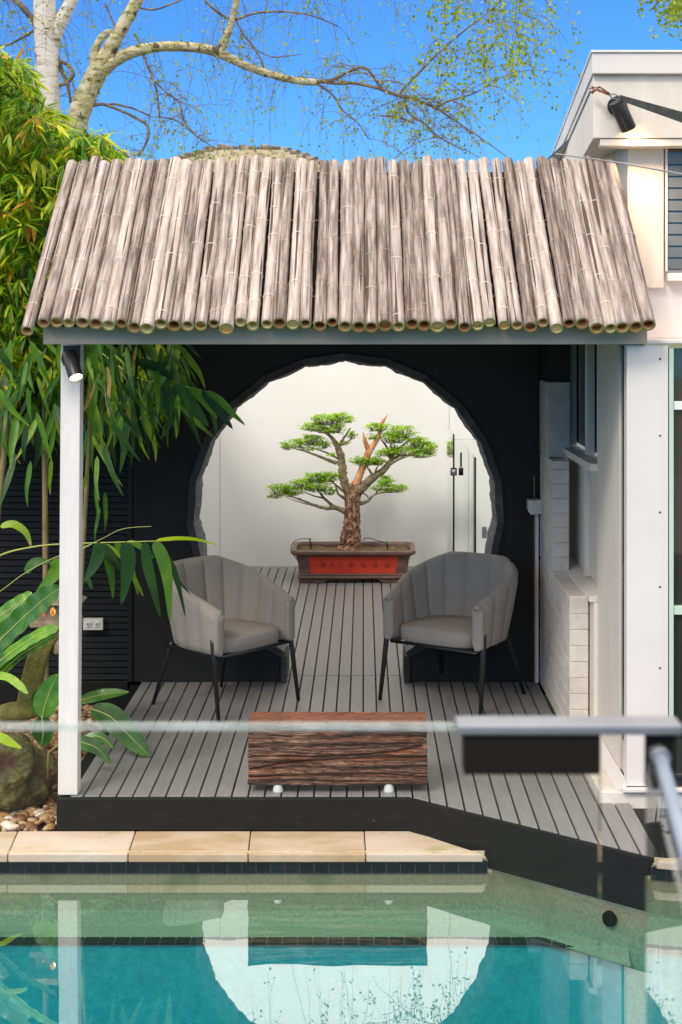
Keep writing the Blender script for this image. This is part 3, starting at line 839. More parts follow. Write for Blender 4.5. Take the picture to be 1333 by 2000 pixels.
for s_ in (-1, 1):
    mb = MB()
    xa, xb_ = gx + s_ * halfd, gx + s_ * (halfd + .036)
    mb.box(min(xa, xb_), max(xa, xb_), D1 - .028, D1 + .325, .003, zb + .012)
    part('jamb_stone', mb, M['bluestone'], gate, bevel=.003)

# ================================================================= SLAT SCREEN (left of the gate wall)
scr = thing('slat_screen', 'black horizontal slat screen behind the bamboo left of the gate wall', 'screen', (-2.0, 9.66, GZ))
mb = MB(); mb.box(-.5, .5, -.004, .009, -.0165, .0165); sl_me = mb.mesh('slat', M['black_slat'])
z = .03
while z < 2.3:
    o = put('slat', sl_me, scr, (0, 0, z - GZ)); o.rotation_euler.x = -.10; o.location.x = .03; o.scale.x = 1.0
    z += .0398
mb = MB(); mb.box(-1.478, -1.449, 9.625, 9.69, .005, 2.4); part('stile', mb, M['black_slat'], scr, bevel=.002)
mb = MB(); mb.box(-2.50, -2.47, 9.625, 9.69, .005, 2.4); part('stile', mb, M['black_slat'], scr, bevel=.002)
mb = MB(); mb.box(-2.5, -1.448, 9.70, 9.72, GZ - .01, 2.4); mb.box(-4.5, -2.502, 9.70, 9.72, GZ - .01, 2.4); part('backing_board', mb, M['black_wall'], scr)
mb = MB(); mb.box(-2.47, -1.479, 9.63, 9.69, GZ, .008); part('bottom_rail', mb, M['black_slat'], scr, bevel=.002)
c0, c1 = P(162, 1209, 9.60), P(201, 1231, 9.60)
out_ = thing('power_outlet', 'cream double power outlet mounted low on the black slat screen', 'power outlet', ((c0.x + c1.x) / 2, 9.62, c1.z))
mb = MB(); mb.box(c0.x, c1.x, 9.60, 9.645, c1.z, c0.z); part('outlet_box', mb, M['cream_plastic'], out_, bevel=.003)
for k in (.3, .72):
    xm = c0.x + (c1.x - c0.x) * k; zm = (c0.z + c1.z) / 2
    mb = MB(); mb.box(xm - .016, xm + .016, 9.594, 9.601, zm - .014, zm + .02); s1 = part('socket', mb, M['foam'], out_, bevel=.001)
    mb = MB(); mb.box(xm - .009, xm - .004, 9.592, 9.5945, zm - .003, zm + .01); mb.box(xm + .004, xm + .009, 9.592, 9.5945, zm - .003, zm + .01)
    mb.box(xm - .0025, xm + .0025, 9.592, 9.5945, zm - .012, zm - .005)
    part('socket_slot', mb, M['latch_black'], s1)

# ================================================================= COURTYARD
cw_ = thing('courtyard_wall', 'tall white sheet wall behind the bonsai', 'wall', (0, D2, 0))
for x0, x1 in ((-3.2, XF(430, D2) - .002), (XF(430, D2) + .002, XF(878, D2) - .002), (XF(878, D2) + .002, 2.2)):
    mb = MB(); mb.box(x0, x1, D2, D2 + .1, -.02, 2.98); part('wall_sheet', mb, M['white_wall'], cw_)
sw = thing('side_wall', 'white side wall on the left of the rear courtyard', 'wall', (-2.0, 12, 0))
mb = MB(); mb.box(-2.0, -1.9, 9.96, D2 - .01, -.1, 2.5); part('wall_sheet', mb, M['white_wall'], sw)

def glass_panel(label, x0, y0, x1, y1, z0, z1, group='frameless glass panels in the rear courtyard'):
    t = thing('glass_screen', label, 'glass panel', (x0, y0, z0), group=group)
    d = Vector((x1 - x0, y1 - y0, 0)).normalized(); n = Vector((-d.y, d.x, 0)) * .006
    mb = MB(); pl = [(x0 - n.x, y0 - n.y), (x1 - n.x, y1 - n.y), (x1 + n.x, y1 + n.y), (x0 + n.x, y0 + n.y)]
    mb.prism(pl, z0, z1); part('pane', mb, M['glass_clear'], t)
    mb = MB(); mb.tube([(x0, y0 - .004, z0), (x0, y0 - .004, z1)], .007, 6); part('edge_seal', mb, M['latch_black'], t)
    mb = MB(); mb.tube([(x0, y0, z1 + .002), (x1, y1, z1 + .002)], .003, 5); part('top_edge', mb, M['glass_edge'], t)
    return t
g1 = glass_panel('taller glass panel edge nearest the bonsai with black hinge', .677, 11.5, .68, 12.4, .05, 1.43)
mb = MB(); mb.tube([(.655, 11.50, 1.148), (.70, 11.50, 1.148)], .03, 14); part('hinge', mb, M['latch_black'], g1)
mb = MB(); mb.tube([(.66, 11.46, 1.148), (.69, 11.46, 1.148)], .022, 12); part('hinge_plate', mb, M['steel'], g1)
g2 = glass_panel('lower glass panel at the right edge of the moon gate', .888, 12.16, .895, 13.5, .05, 1.20)
g3 = glass_panel('glass panel standing across the courtyard beside the house wall', .80, 13.55, 1.2, 13.56, .05, 1.24)
mb = MB()
c = P(901, 898, 12.6); mb.tube([c + Vector((0, 0, -.06)), c + Vector((0, 0, .06))], .008, 8)
part('handle', mb, M['latch_black'], g3)
c = P(901, 921, 12.6); mb = MB(); mb.tube([c + Vector((0, 0, -.03)), c + Vector((0, 0, .03))], .02, 10); part('hinge', mb, M['latch_black'], g3)
c = P(947, 1040, 13.0)
mb = MB(); mb.box(c.x - .02, c.x + .02, 12.99, 13.03, c.z - .05, c.z + .05)
o = put('gate_latch', mb.mesh('gate_latch', M['steel'])); bev(o, .006); tag(o, 'small silver latch on the glass at the right edge of the gate', 'latch')

# ================================================================= HOUSE (right)
HS = 1.236
house = thing('house', 'white flat roofed house on the right with trimmed windows and glass door', 'house', (1.5, 7.3, 0))
# ground floor front column
mb = MB(); mb.box(HS, XF(1306, 7.2), 7.20, 7.28, .075, 2.146); part('front_panel', mb, M['house_white'], house, bevel=.003)
mb = MB()
for zz in (2.08, 1.72, 1.36, 1.01, .63, .27):
    xx = XF(1290, 7.2)
    mb.tube([(xx, 7.1985, zz), (xx, 7.201, zz)], .005, 8)
part('screw', mb, M['black_metal'], house)
mb = MB(); mb.box(XF(1290, 7.2) + .008, XF(1290, 7.2) + .010, 7.1985, 7.201, .08, 2.14); part('panel_joint', mb, M['house_side'], house)
# upper wall, set back behind the low front roof ledge
UD = 8.20
def zu(py, D): return 2.226 + (640 - py) * D / F
UX = XF(1225, UD)
mb = MB(); mb.box(HS - .0, 3.2, 7.19, UD + .1, 2.152, 2.170); part('ledge_cap', mb, M['house_white'], house, bevel=.003)
mb = MB(); mb.box(UX, 3.2, UD, UD + .12, 2.172, 3.22); part('upper_wall', mb, M['house_white'], house)
mb = MB(); mb.box(UX - .002, XF(1297, UD - .035), UD - .04, UD - .0015, zu(562, UD - .04), 3.215); part('window_trim', mb, M['house_cream'], house, bevel=.003)
mb = MB(); mb.box(XF(1297, UD) + .01, 3.2, UD - .07, UD - .0015, zu(548, UD - .07), zu(533, UD - .07)); part('window_sill', mb, M['white_paint'], house, bevel=.003)
wn = MB(); wn.box(XF(1302, UD), 3.2, UD - .012, UD - .001, zu(527, UD), zu(290, UD))
wo = part('window', wn, M['glass_window'], house)
M['louvre'] = mat('grey_louvre_glass', [(.3, (.10, .12, .13)), (.7, (.19, .21, .22))], .25, 4)
for k in range(10):
    zz = zu(525, UD) + k * .062
    mb = MB(); mb.box(XF(1304, UD), 3.2, UD - .028, UD - .013, zz, zz + .052)
    part('blade', mb, M['louvre'], wo)
mb = MB(); mb.box(XF(1298, UD), XF(1302.5, UD), UD - .035, UD - .0015, zu(530, UD), 3.2); part('window_frame', mb, M['house_white'], wo)
mb = MB(); mb.box(XF(1303, UD), 3.2, UD - .035, UD - .029, zu(291, UD), zu(287, UD)); part('window_frame', mb, M['house_white'], wo)
ED = 8.0
EX = XF(1157, ED)
def skew(y): return .08 * (y - ED)
def boxskew(x0, x1, y0, y1, z0, z1):
    mb = MB(); mb.prism([(x0 + skew(y0), y0), (x1, y0), (x1, y1), (x0 + skew(y1), y1)], z0, z1); return mb
ez = lambda py: zu(py, ED)
part('eave_fascia', boxskew(EX, 3.4, ED - .015, 15.0, ez(144), ez(103)), M['house_white'], house, bevel=.004)
part('eave_box', boxskew(EX + .009, 3.4, ED + .02, 15.0, ez(268), ez(144) - .002), M['house_cream'], house, bevel=.003)
part('roof_capping', boxskew(EX - .007, 3.4, ED - .025, 15.0, ez(103) + .001, ez(103) + .012), M['white_paint'], house)
part('eave_gap', boxskew(EX + .0065, EX + .2, ED + .25, 14.9, ez(168), ez(160)), M['black_metal'], house)
part('eave_moulding', boxskew(EX + .045, 3.4, ED + .03, ED + .16, ez(283), ez(268) - .002), M['house_cream'], house, bevel=.003)
mb = MB(); mb.box(UX + .004, UX + .1, UD + .122, 15, 2.5, 3.22); part('side_upper_wall', mb, M['house_cream'], house)
# ground floor side wall, plane x = HS
def side(name, y0, y1, z0, z1, m, x=HS, t=.1, b=0):
    mb = MB(); mb.box(x, x + t, y0, y1, z0, z1); return part(name, mb, m, house, bevel=b)
side('corner_board', 7.41, 8.10, .10, 2.148, M['house_side'], HS, .12, .003)
side('corner_strip', 7.29, 7.402, .10, 2.14, M['glass_window'], HS + .004, .1)
side('corner_bead', 7.395, 7.415, .10, 2.14, M['house_cream'], HS - .004, .02)
side('rear_side_wall', 9.66, D2 - .01, -.1, 3.05, M['white_wall'], 1.20, .1)
side('head_board', 8.11, 9.62, 2.45, 2.60, M['house_side'], HS, .1)
# windows in the side wall
wx = HS + .01
side('window_pane', 8.12, 9.60, 1.53, 2.445, M['glass_window'], wx + .05, .02)
for y0, y1 in ((8.11, 8.17), (8.55, 8.63), (9.28, 9.5)):
    side('window_mullion', y0, y1, 1.515, 2.445, M['house_cream'], wx, .045, .003)
side('lower_panel', 8.12, 9.6, .83, 1.47, M['house_side'], wx + .03, .05)
side('panel_batten', 8.62, 8.70, .83, 1.47, M['house_side'], wx, .03, .002)
mb = MB(); mb.box(1.196, wx + .06, 8.10, 9.62, 1.468, 1.508); part('timber_sill', mb, M['house_side'], house, bevel=.003)
mb = MB(); mb.prism([(1.196, .775), (wx + .06, .775), (wx + .06, .83), (1.196, .80)], 8.12, 9.6, 'y'); part('lower_sill', mb, M['house_side'], house, bevel=.002)
side('base_panel', 8.10, 9.6, .10, .773, M['house_side'], HS - .02, .08)
side('window_glint', 8.40, 8.42, 1.53, 2.445, M['white_bright'], wx + .035, .01)  # white strip standing in for a light reflection on the side window
# plinth with sloping top and flashing
mb = MB(); mb.box(1.107, 2.6, 7.196, 8.20, -.12, .052); part('plinth', mb, M['brick_paint'], house, bevel=.006)
mb = MB(); mb.box(1.214, 2.6, 7.17, 7.199, .054, .072); part('base_flashing', mb, M['house_white'], house, bevel=.003)
mb = MB(); mb.prism([(1.19, .054), (1.235, .054), (1.235, .10)], 7.2, 8.1, 'y'); part('side_flashing', mb, M['house_white'], house)
# painted brick pier: courses of two bricks, lower part up to .79, upper narrower part to 1.446
def bricks(y0, z0, z1):
    z = z0; k = 0
    while z < z1 - .03:
        h = min(.086, z1 - z)
        cuts = [y0, y0 + (.115 if k % 2 else .23)]
        while cuts[-1] < 9.60 - .23: cuts.append(cuts[-1] + .235)
        cuts.append(9.62)
        for a, b in zip(cuts[:-1], cuts[1:]):
            mb = MB(); g = .002
            jx = U(-.0006, .0006); jy = U(-.002, .003) if a == y0 else 0
            mb.box(1.107 + jx, 1.208, a + (.0006 if a > y0 else jy), b - .0006, z + .0006, z + h - .0006)
            part('brick', mb, M['brick_paint'], house, bevel=.003, seg=1)
        z += h; k += 1
bricks(8.232, .004, .792)
bricks(9.008, .794, 1.446)
mb = MB(); mb.box(1.110, 1.206, 9.02, 9.6, .01, 1.44); mb.box(1.110, 1.206, 8.245, 9.0, .01, .785); part('mortar_core', mb, M['brick_paint'], house)
mb = MB(); mb.box(1.103, 1.10 + .14, 9.2, 9.6, 1.45, 1.90); part('upper_masonry', mb, M['render_face'], house, bevel=.004)
mb = MB(); mb.box(1.103, 1.24, 9.2, 9.6, 1.902, 2.5); part('upper_panel', mb, M['black_wall'], house)
# glass door at the right
dr = MB(); dr.box(XF(1309, 7.22), 2.6, 7.245, 7.255, .12, 2.13); door = part('door', dr, M['glass_window'], house)
mb = MB(); mb.box(XF(1307, 7.22), XF(1316, 7.22), 7.21, 7.2445, .12, 2.13); part('door_frame', mb, M['green_frame'], door, bevel=.002)
mb = MB(); zz = 2.226 - (800 - 640) * 7.23 / F; mb.box(XF(1316, 7.23) + .001, 2.6, 7.218, 7.244, zz, zz + .04); part('door_rail', mb, M['white_bright'], door, bevel=.002)
mb = MB(); zz = 2.226 - (1200 - 640) * 7.23 / F; mb.box(XF(1316, 7.23) + .001, 2.6, 7.218, 7.244, zz, zz + .04); part('door_rail', mb, M['green_frame'], door, bevel=.002)
mb = MB(); mb.box(XF(1309, 7.22), 2.6, 7.205, 7.244, .073, .118); part('door_track', mb, M['black_metal'], door)
mb = MB(); mb.box(1.06, 1.30, 9.945, 9.958, .0, 2.5); part('corner_seal', mb, M['black_wall'], gate)
# conduit and sensor on the gate wall corner
mb = MB(); mb.box(1.078, 1.098, 9.615, 9.633, .003, 1.06)
o = put('conduit', mb.mesh('conduit', M['white_paint'])); tag(o, 'thin white conduit running down the corner beside the gate wall', 'conduit')
mb = MB(); mb.box(1.068, 1.0765, 9.617, 9.637, .003, 1.3)
o = put('timber_strip', mb.mesh('timber_strip', M['brown_timber'])); tag(o, 'narrow bare brown timber strip beside the white conduit', 'timber strip')
c0, c1 = P(1031, 976, 9.55), P(1062, 1005, 9.55)
sb = thing('sensor_box', 'small cream box fixed on the corner between gate wall and brick pier', 'sensor', (c0.x, 9.55, c1.z))
mb = MB(); mb.prism([(c0.x, c0.z), (c0.x, c1.z + .03), (c0.x + .02, c1.z), (c1.x, c1.z + .01), (c1.x, c0.z)], 9.52, 9.61, 'y'); part('housing', mb, M['cream_plastic'], sb, bevel=.003)
mb = MB(); mb.tube([(c0.x + .07, 9.515, (c0.z + c1.z) / 2 + .01), (c0.x + .07, 9.521, (c0.z + c1.z) / 2 + .01)], .014, 12); part('cap', mb, M['house_cream'], sb)

# ================================================================= SPOT LAMPS
def spot(label, base, a, b, r, wall_n, energy):
    a, b = Vector(a), Vector(b)
    t = thing('spot_lamp', label, 'spot lamp', base, group='black cylinder spot lamps')
    d = (b - a).normalized()
    mb = MB(); mb.tube([a, a + d * .004, b - d * .004, b], [r * .93, r, r, r * .97], 24, caps=False)
    n0 = len(mb.v); 
    mb.tube([b - d * .012, b], [r * .86, r * .9], 24, caps=False)
    mb.face([j for j in range(24)]); part('lamp_body', mb, M['black_metal'], t)
    mb = MB(); mb.tube([b - d * .008, b - d * .006], r * .86, 24); part('lens', mb, M['lamp_glow'], t)
    bb = Vector(base); n = Vector(wall_n)
    mb = MB(); mb.tube([bb, bb - n * -.014], r * 1.25, 24); part('base_disc', mb, M['black_metal'], t)
    mb = MB(); mb.tube([bb + n * .01, a + d * .025], r * .3, 8); part('knuckle', mb, M['steel'], t)
    ld = bpy.data.lights.new('lamp_light', 'SPOT'); ld.energy = energy; ld.color = (1, .62, .32); ld.spot_size = math.radians(100); ld.spot_blend = .6; ld.shadow_soft_size = r * .8
    lo = bpy.data.objects.new('lamp_light', ld); col.objects.link(lo); lo.parent = t
    lo.location = (b + d * .004) - Vector(base); lo.rotation_euler = (-d).to_track_quat('Z', 'Y').to_euler()
    return t
base = P(138, 700, 7.30)
pl_ = spot('lit black spot lamp on the top of the white post', base, P(134, 690, 7.225), P(149, 738, 7.150), .034, (0, -1, 0), 20)
c0, c1 = P(123, 675, 7.27), P(155, 714, 7.27)
mb = MB(); mb.box(c0.x, c1.x, 7.272, 7.3005, c1.z, c0.z); part('bracket', mb, M['black_metal'], pl_, bevel=.003)
base = P(1206, 207, 8.018)
spot('lit black spot lamp under the eave of the white house', base, P(1205, 198, 7.92), P(1229, 252, 7.965), .041, (0, -1, 0), 20)

# shade strap, shackle and rusty wire at the eave corner
stp_ = thing('shade_strap', 'long black shade strap tied to the eave corner with a shackle', 'strap', P(1155, 170, 7.98))
a, b = P(1212, 190, 7.90), P(1440, 262, 7.1)
mb = MB(); sa = Vector((0, 0, .014)); sb_ = Vector((0, 0, .036)); th = Vector((0, .008, 0))
mb.v += [tuple(q) for q in (a + sa, a - sa, a - sa + th, a + sa + th, b + sb_, b - sb_, b - sb_ + th, b + sb_ + th)]
for q in ((0, 3, 2, 1), (4, 5, 6, 7), (0, 1, 5, 4), (1, 2, 6, 5), (2, 3, 7, 6), (3, 0, 4, 7)): mb.face(q)
part('strap', mb, M['strap'], stp_)
mb = MB(); c = P(1202, 186, 7.92)
loop = [c + Vector((.028 * math.cos(t), -.002, -.006 - .3 * .028 * math.cos(t) + .011 * math.sin(t))) for t in [i * math.pi / 9 for i in range(19)]]
mb.tube(loop, .0035, 8); part('shackle', mb, M['steel'], stp_)
mb = MB()
for k in range(6):
    p0 = P(1150 + U(0, 10), 172 + U(-4, 10), 7.97)
    pm = P(1172 + U(-3, 5), 172 + U(-5, 6), 7.92); p1 = P(1192 + U(-3, 3), 183 + U(-4, 4), 7.92)
    mb.tube([p0, pm, p1], .0035, 6)
part('wire_tie', mb, M['rust'], stp_)
mb = MB(); mb.tube([P(1086, 300, 6.6), P(1215, 318, 6.0), P(1400, 352, 5.2)], .0035, 6)
o = put('cable', mb.mesh('cable', M['steel'])); tag(o, 'thin steel cable running past the right end of the bamboo roof', 'cable')

# ================================================================= ARMCHAIRS
def armchair(label, loc, rz, scl, sz_):
    t = thing('armchair', label, 'armchair', loc, group='grey tub armchairs facing each other before the moon gate')
    nch = 11
    nu = nch * 12 + 1
    hw, ff, bk = .325, -.275, .27
    def plan(s):   # s in 0..1 along the U, returns (pos, outward normal)
        # straight arm, half ellipse back, straight arm
        st = .26
        Ls = st; La = math.pi * (hw + .30) / 2; T = 2 * Ls + La
        q = s * T
        if q < Ls: return Vector((hw, ff + q)), Vector((1, 0))
        if q > Ls + La: return Vector((-hw, ff + (T - q))), Vector((-1, 0))
        a = (q - Ls) / La * math.pi
        y0 = ff + Ls; dd = bk - y0
        c_, s_ = math.cos(a), math.sin(a)
        # squarer than an ellipse
        e = 2 / 2.35
        x = hw * math.copysign(abs(c_) ** e, c_); y = y0 + dd * abs(s_) ** e
        nx = math.copysign(abs(c_) ** (2 - e), c_) / hw; ny = abs(s_) ** (2 - e) / dd
        return Vector((x, y)), Vector((nx, ny)).normalized()
    def topz(s):
        k = 1 - abs(2 * s - 1)       # 0 front, 1 back
        k2 = min(1, k / .78)
        return .645 + .215 * (k2 ** .95) * (1 - .0 * k2) - .0 * k
    pts = []
    prof_n = 0
    def cross(s):
        p, n = plan(s)
        zt_ = topz(s)
        ch = abs(math.sin(math.pi * nch * s)) ** .35 if 1e-3 < s < .999 else 1
        k = 1 - abs(2 * s - 1)
        lean = .045 * min(1, k * 2.2)
        th = .028
        rr = []
        zb_ = .375
        def add(off, z, chk):
            f = max(0.0, (z - zb_) / (zt_ - zb_))
            o = off + lean * (f ** 1.2) - .035 * (1 - f) ** 2 * min(1, k * 2)
            q = p + n * (o + chk)
            rr.append(Vector((q.x, q.y, z)))
        c1 = .024 * ch - .012
        add(th - .02, zb_ - .004, 0)
        add(th, zb_ + .012, c1)
        for f in (.15, .35, .55, .75, .9): add(th, zb_ + (zt_ - zb_) * f, c1)
        add(th - .002, zt_ - .028, c1 * .8); add(th - .012, zt_ - .008, c1 * .4); add(0, zt_, 0)
        add(-th + .012, zt_ - .008, -c1 * .4); add(-th + .002, zt_ - .028, -c1 * .8)
        for f in (.9, .75, .55, .35, .15): add(-th, zb_ + (zt_ - zb_) * f, -c1)
        add(-th, zb_ + .012, 0); add(-th + .01, zb_ - .004, 0)
        return rr
    rows = [cross(i / (nu - 1)) for i in range(nu)]
    # rounded front ends
    def endrow(row, sh, yoff):
        c = sum(row, Vector()) / len(row)
        o = []
        for v in row:
            o.append(Vector(((v.x - c.x) * sh + c.x, v.y + yoff, c.z + (v.z - c.z) * (1 - (1 - sh) * .06))))
        return o
    A_, B_ = rows[0], rows[-1]
    rows = [endrow(A_, .45, -.021), endrow(A_, .78, -.017), endrow(A_, .94, -.008)] + rows + [endrow(B_, .94, -.008), endrow(B_, .78, -.017), endrow(B_, .45, -.021)]
    nv = len(rows[0])
    mb = MB()
    mb.grid([v for r in rows for v in r], len(rows), nv, 0)
    mb.rc = True
    for e_ in (0, (len(rows) - 1) * nv):
        for j in range(nv // 2):
            a_, b_, c_, d_ = j, j + 1, nv - 2 - j, nv - 1 - j
            q_ = [e_ + k_ for k_ in ((a_, b_, c_, d_) if b_ != c_ else (a_, b_, d_))]
            mb.face(q_ if e_ else q_[::-1], 0, None, True)
    # close the underside between first and last profile points
    for i in range(len(rows) - 1):
        mb.face((i * nv, i * nv + nv - 1, (i + 1) * nv + nv - 1, (i + 1) * nv))
    o = put('tub_shell', mb.mesh('tub_shell', M['fabric']), t, (0, 0, 0))
    # seat cushion
    mb = MB(); rings = []
    nn = 40
    def ring_(k, z):
        o = []
        for i in range(nn):
            a = 2 * math.pi * i / nn
            e = .45
            x = (hw - .034) * k * math.copysign(abs(math.cos(a)) ** e, math.cos(a))
            y = -.020 + (.272) * k * math.copysign(abs(math.sin(a)) ** e, math.sin(a))
            if y > .1: x *= 1 - (y - .1) * 1.1
            o.append(Vector((x, y, z)))
        return o
    for k, z in ((.95, .372), (.99, .38), (1, .42), (.995, .445), (.97, .458), (.9, .466), (.6, .472), (.25, .474)):
        rings.append(ring_(k, z))
    n0 = 0
    mb.v = [tuple(v) for r in rings for v in r]
    for i in range(len(rings) - 1):
        for j in range(nn):
            j2 = (j + 1) % nn
            mb.face((i * nn + j, i * nn + j2, (i + 1) * nn + j2, (i + 1) * nn + j), 0, None, True)
    mb.face([j for j in range(nn)][::-1]); mb.face([(len(rings) - 1) * nn + j for j in range(nn)], 0, None, True)
    put('seat', mb.mesh('seat', M['fabric']), t, (0, 0, 0))
    # black steel frame: rail loop and four splayed legs
    mb = MB()
    loop = [(-.31, -.27, .362), (.31, -.27, .362), (.27, .24, .362), (-.27, .24, .362), (-.31, -.27, .362)]
    mb.tube(loop, .011, 8)
    mb.tube([(-.3, 0, .362), (.3, 0, .362)], .011, 8)
    put('base_frame', mb.mesh('base_frame', M['black_metal']), t, (0, 0, 0))
    for sx, sy in ((-1, -1), (1, -1), (-1, 1), (1, 1)):
        mb = MB()
        if sy < 0: pth = [(sx * .352, -.235, .50), (sx * .352, -.250, .44), (sx * .352, -.262, .36), (sx * .365, -.315, .0)]
        else: pth = [(sx * .25, .215, .39), (sx * .255, .225, .36), (sx * .31, .335, .0)]
        mb.tube(pth, [.010, .016, .017, .012][-len(pth):] if sy > 0 else [.006, .015, .017, .0125], 12)
        put('leg', mb.mesh('leg', M['black_metal']), t, (0, 0, 0))
    t.rotation_euler.z = rz; t.scale = (scl, scl, sz_)
    return t
armchair('right grey tub armchair nearer the white house', (.555, 9.24, 0), -.60, .95, .97)
armchair('left grey tub armchair with bamboo leaves hanging over its arm', (-.825, 9.10, 0), .88, .92, .97)

# ================================================================= SLEEPER BENCH
tb = thing('timber_table', 'low rough sawn timber block table on two white feet', 'table', (-.12, 7.45, 0))
mb = MB()
x0, x1, y0, y1, z0, z1 = XF(485, 7.34), XF(835, 7.34), 7.338, 7.57, .036, .332
nx, nf = 130, 90
per = []   # perimeter of the section (y,z)
def sec(n_):
    o = []
    for i in range(n_): o.append((y0, z0 + (z1 - z0) * i / n_, 0))
    for i in range(8): o.append((y0 + (y1 - y0) * i / 8, z1, 1))
    for i in range(8): o.append((y1, z1 - (z1 - z0) * i / 8, 2))
    for i in range(8): o.append((y1 - (y1 - y0) * i / 8, z0, 3))
    return o
S = sec(nf)
pts = []
for i in range(nx + 1):
    x = x0 + (x1 - x0) * i / nx
    for (y, z, f) in S:
        v = Vector((x * 1.6, y * 14, z * 16))
        w_ = noise.noise(Vector((x * 2.0, 0, z * 4))) * .35
        n1 = noise.noise(Vector((x * 1.7, y * 10, z * 48 + w_ * 2)))
        n2 = noise.noise(Vector((x * 4.5, y * 10, z * 130 + w_ * 4)))
        amp = .013 if f == 0 else .0025
        d = amp * n1 + amp * .45 * n2
        cr = abs(noise.noise(Vector((x * 1.1 + 3, 2, z * 11 + w_))))
        if f == 0 and cr < .045: d += .022 * (1 - cr / .045)
        yy = y + (d if f == 0 else 0); zz = z - (d if f == 1 else 0)
        # rounded arris and slight wane at the top
        if f == 0:
            h = (z - z0) / (z1 - z0)
            yy += .018 * max(0, (h - .9) / .1) ** 2 + .02 * max(0, (.05 - h) / .05) ** 2
        if f == 1 : zz += .014 * noise.noise(Vector((x * 4, y * 3, 9))) - .003
        ex = 0
        if i in (0, nx): ex = .010 * noise.noise(Vector((y * 12, z * 14, i)))
        pts.append((x + ex, yy, zz))
ns = len(S)
mb.v = pts
for i in range(nx):
    for j in range(ns):
        j2 = (j + 1) % ns
        mb.face((i * ns + j, (i + 1) * ns + j, (i + 1) * ns + j2, i * ns + j2), 0, None, False)
mb.face(list(range(ns))); mb.face([nx * ns + j for j in range(ns)][::-1])
part('timber_block', mb, M['sleeper'], tb)
for px in (543, 760):
    c = P(px, 1551, 7.345)
    mb = MB(); mb.tube([(c.x, 7.365, .0), (c.x, 7.365, .006), (c.x, 7.365, .034), (c.x, 7.365, .046)], [.024, .0255, .0205, .018], 16)
    part('foot', mb, M['foam'], tb)
for px in (543, 760):
    mb = MB(); mb.tube([(P(px, 1551, 7.345).x, 7.54, .0), (P(px, 1551, 7.345).x, 7.54, .046)], [.0255, .019], 16)
    part('foot', mb, M['foam'], tb)

# ================================================================= BONSAI POT AND TREE
PX, PY = -.088, 13.62
pot = thing('bonsai_pot', 'brown glazed rectangular bonsai pot with red inscribed front panel', 'plant pot', (PX, PY, 0))
def loop(hx, hy, c, z):
    return [Vector((PX + a, PY + b, z)) for a, b in ((-hx + c, -hy), (hx - c, -hy), (hx, -hy + c), (hx, hy - c), (hx - c, hy), (-hx + c, hy), (-hx, hy - c), (-hx, -hy + c))]
prof = [(.470, .245, .02, .034), (.478, .253, .02, .040), (.486, .260, .02, .050), (.478, .253, .02, .060), (.478, .253, .02, .066), (.486, .259, .02, .073), (.474, .248, .02, .082),
        (.476, .250, .02, .14), (.486, .258, .02, .20), (.500, .270, .03, .235), (.527, .294, .05, .250), (.543, .310, .06, .258), (.545, .312, .06, .278), (.540, .307, .06, .288),
        (.505, .272, .05, .288), (.495, .262, .045, .270), (.480, .250, .03, .20)]
mb = MB(); 
mb.v = [tuple(v) for p in prof for v in loop(*p)]
for i in range(len(prof) - 1):
    for j in range(8):
        j2 = (j + 1) % 8
        mb.face((i * 8 + j, i * 8 + j2, (i + 1) * 8 + j2, (i + 1) * 8 + j))
mb.face([j for j in range(8)][::-1])
part('pot_body', mb, M['clay'], pot, bevel=.003)
for sx in (-1, 1):
    for sy in (-1, 1):
        mb = MB()
        xa = PX + sx * .470; xb_ = PX + sx * .215
        ym = PY + sy * .243; yn = PY + sy * .205
        pl = [(xa, .0), (PX + sx * .30, .0), (PX + sx * .24, .012), (xb_, .034), (xa, .034)]
        mb.prism(pl, min(ym, yn), max(ym, yn), 'y'); part('foot', mb, M['clay'], pot, bevel=.003)
mb = MB(); mb.v = [tuple(v) for v in loop(.482, .25, .03, .225)]; mb.face(range(8))
g_ = []
nxs, nys = 50, 16
for i in range(nxs + 1):
    for j in range(nys + 1):
        x = PX - .488 + .976 * i / nxs; y = PY - .255 + .51 * j / nys
        dd = math.hypot((x - (PX + .0)) * 1.2, y - PY)
        g_.append((x, y, .248 + .03 * max(0, 1 - dd / .3) + .012 * noise.noise(Vector((x * 14, y * 14, 0))) + .008 * noise.noise(Vector((x * 45, y * 45, 3)))))
mb = MB(); mb.grid(g_, nxs + 1, nys + 1, sm=False); part('soil', mb, M['soil'], pot)
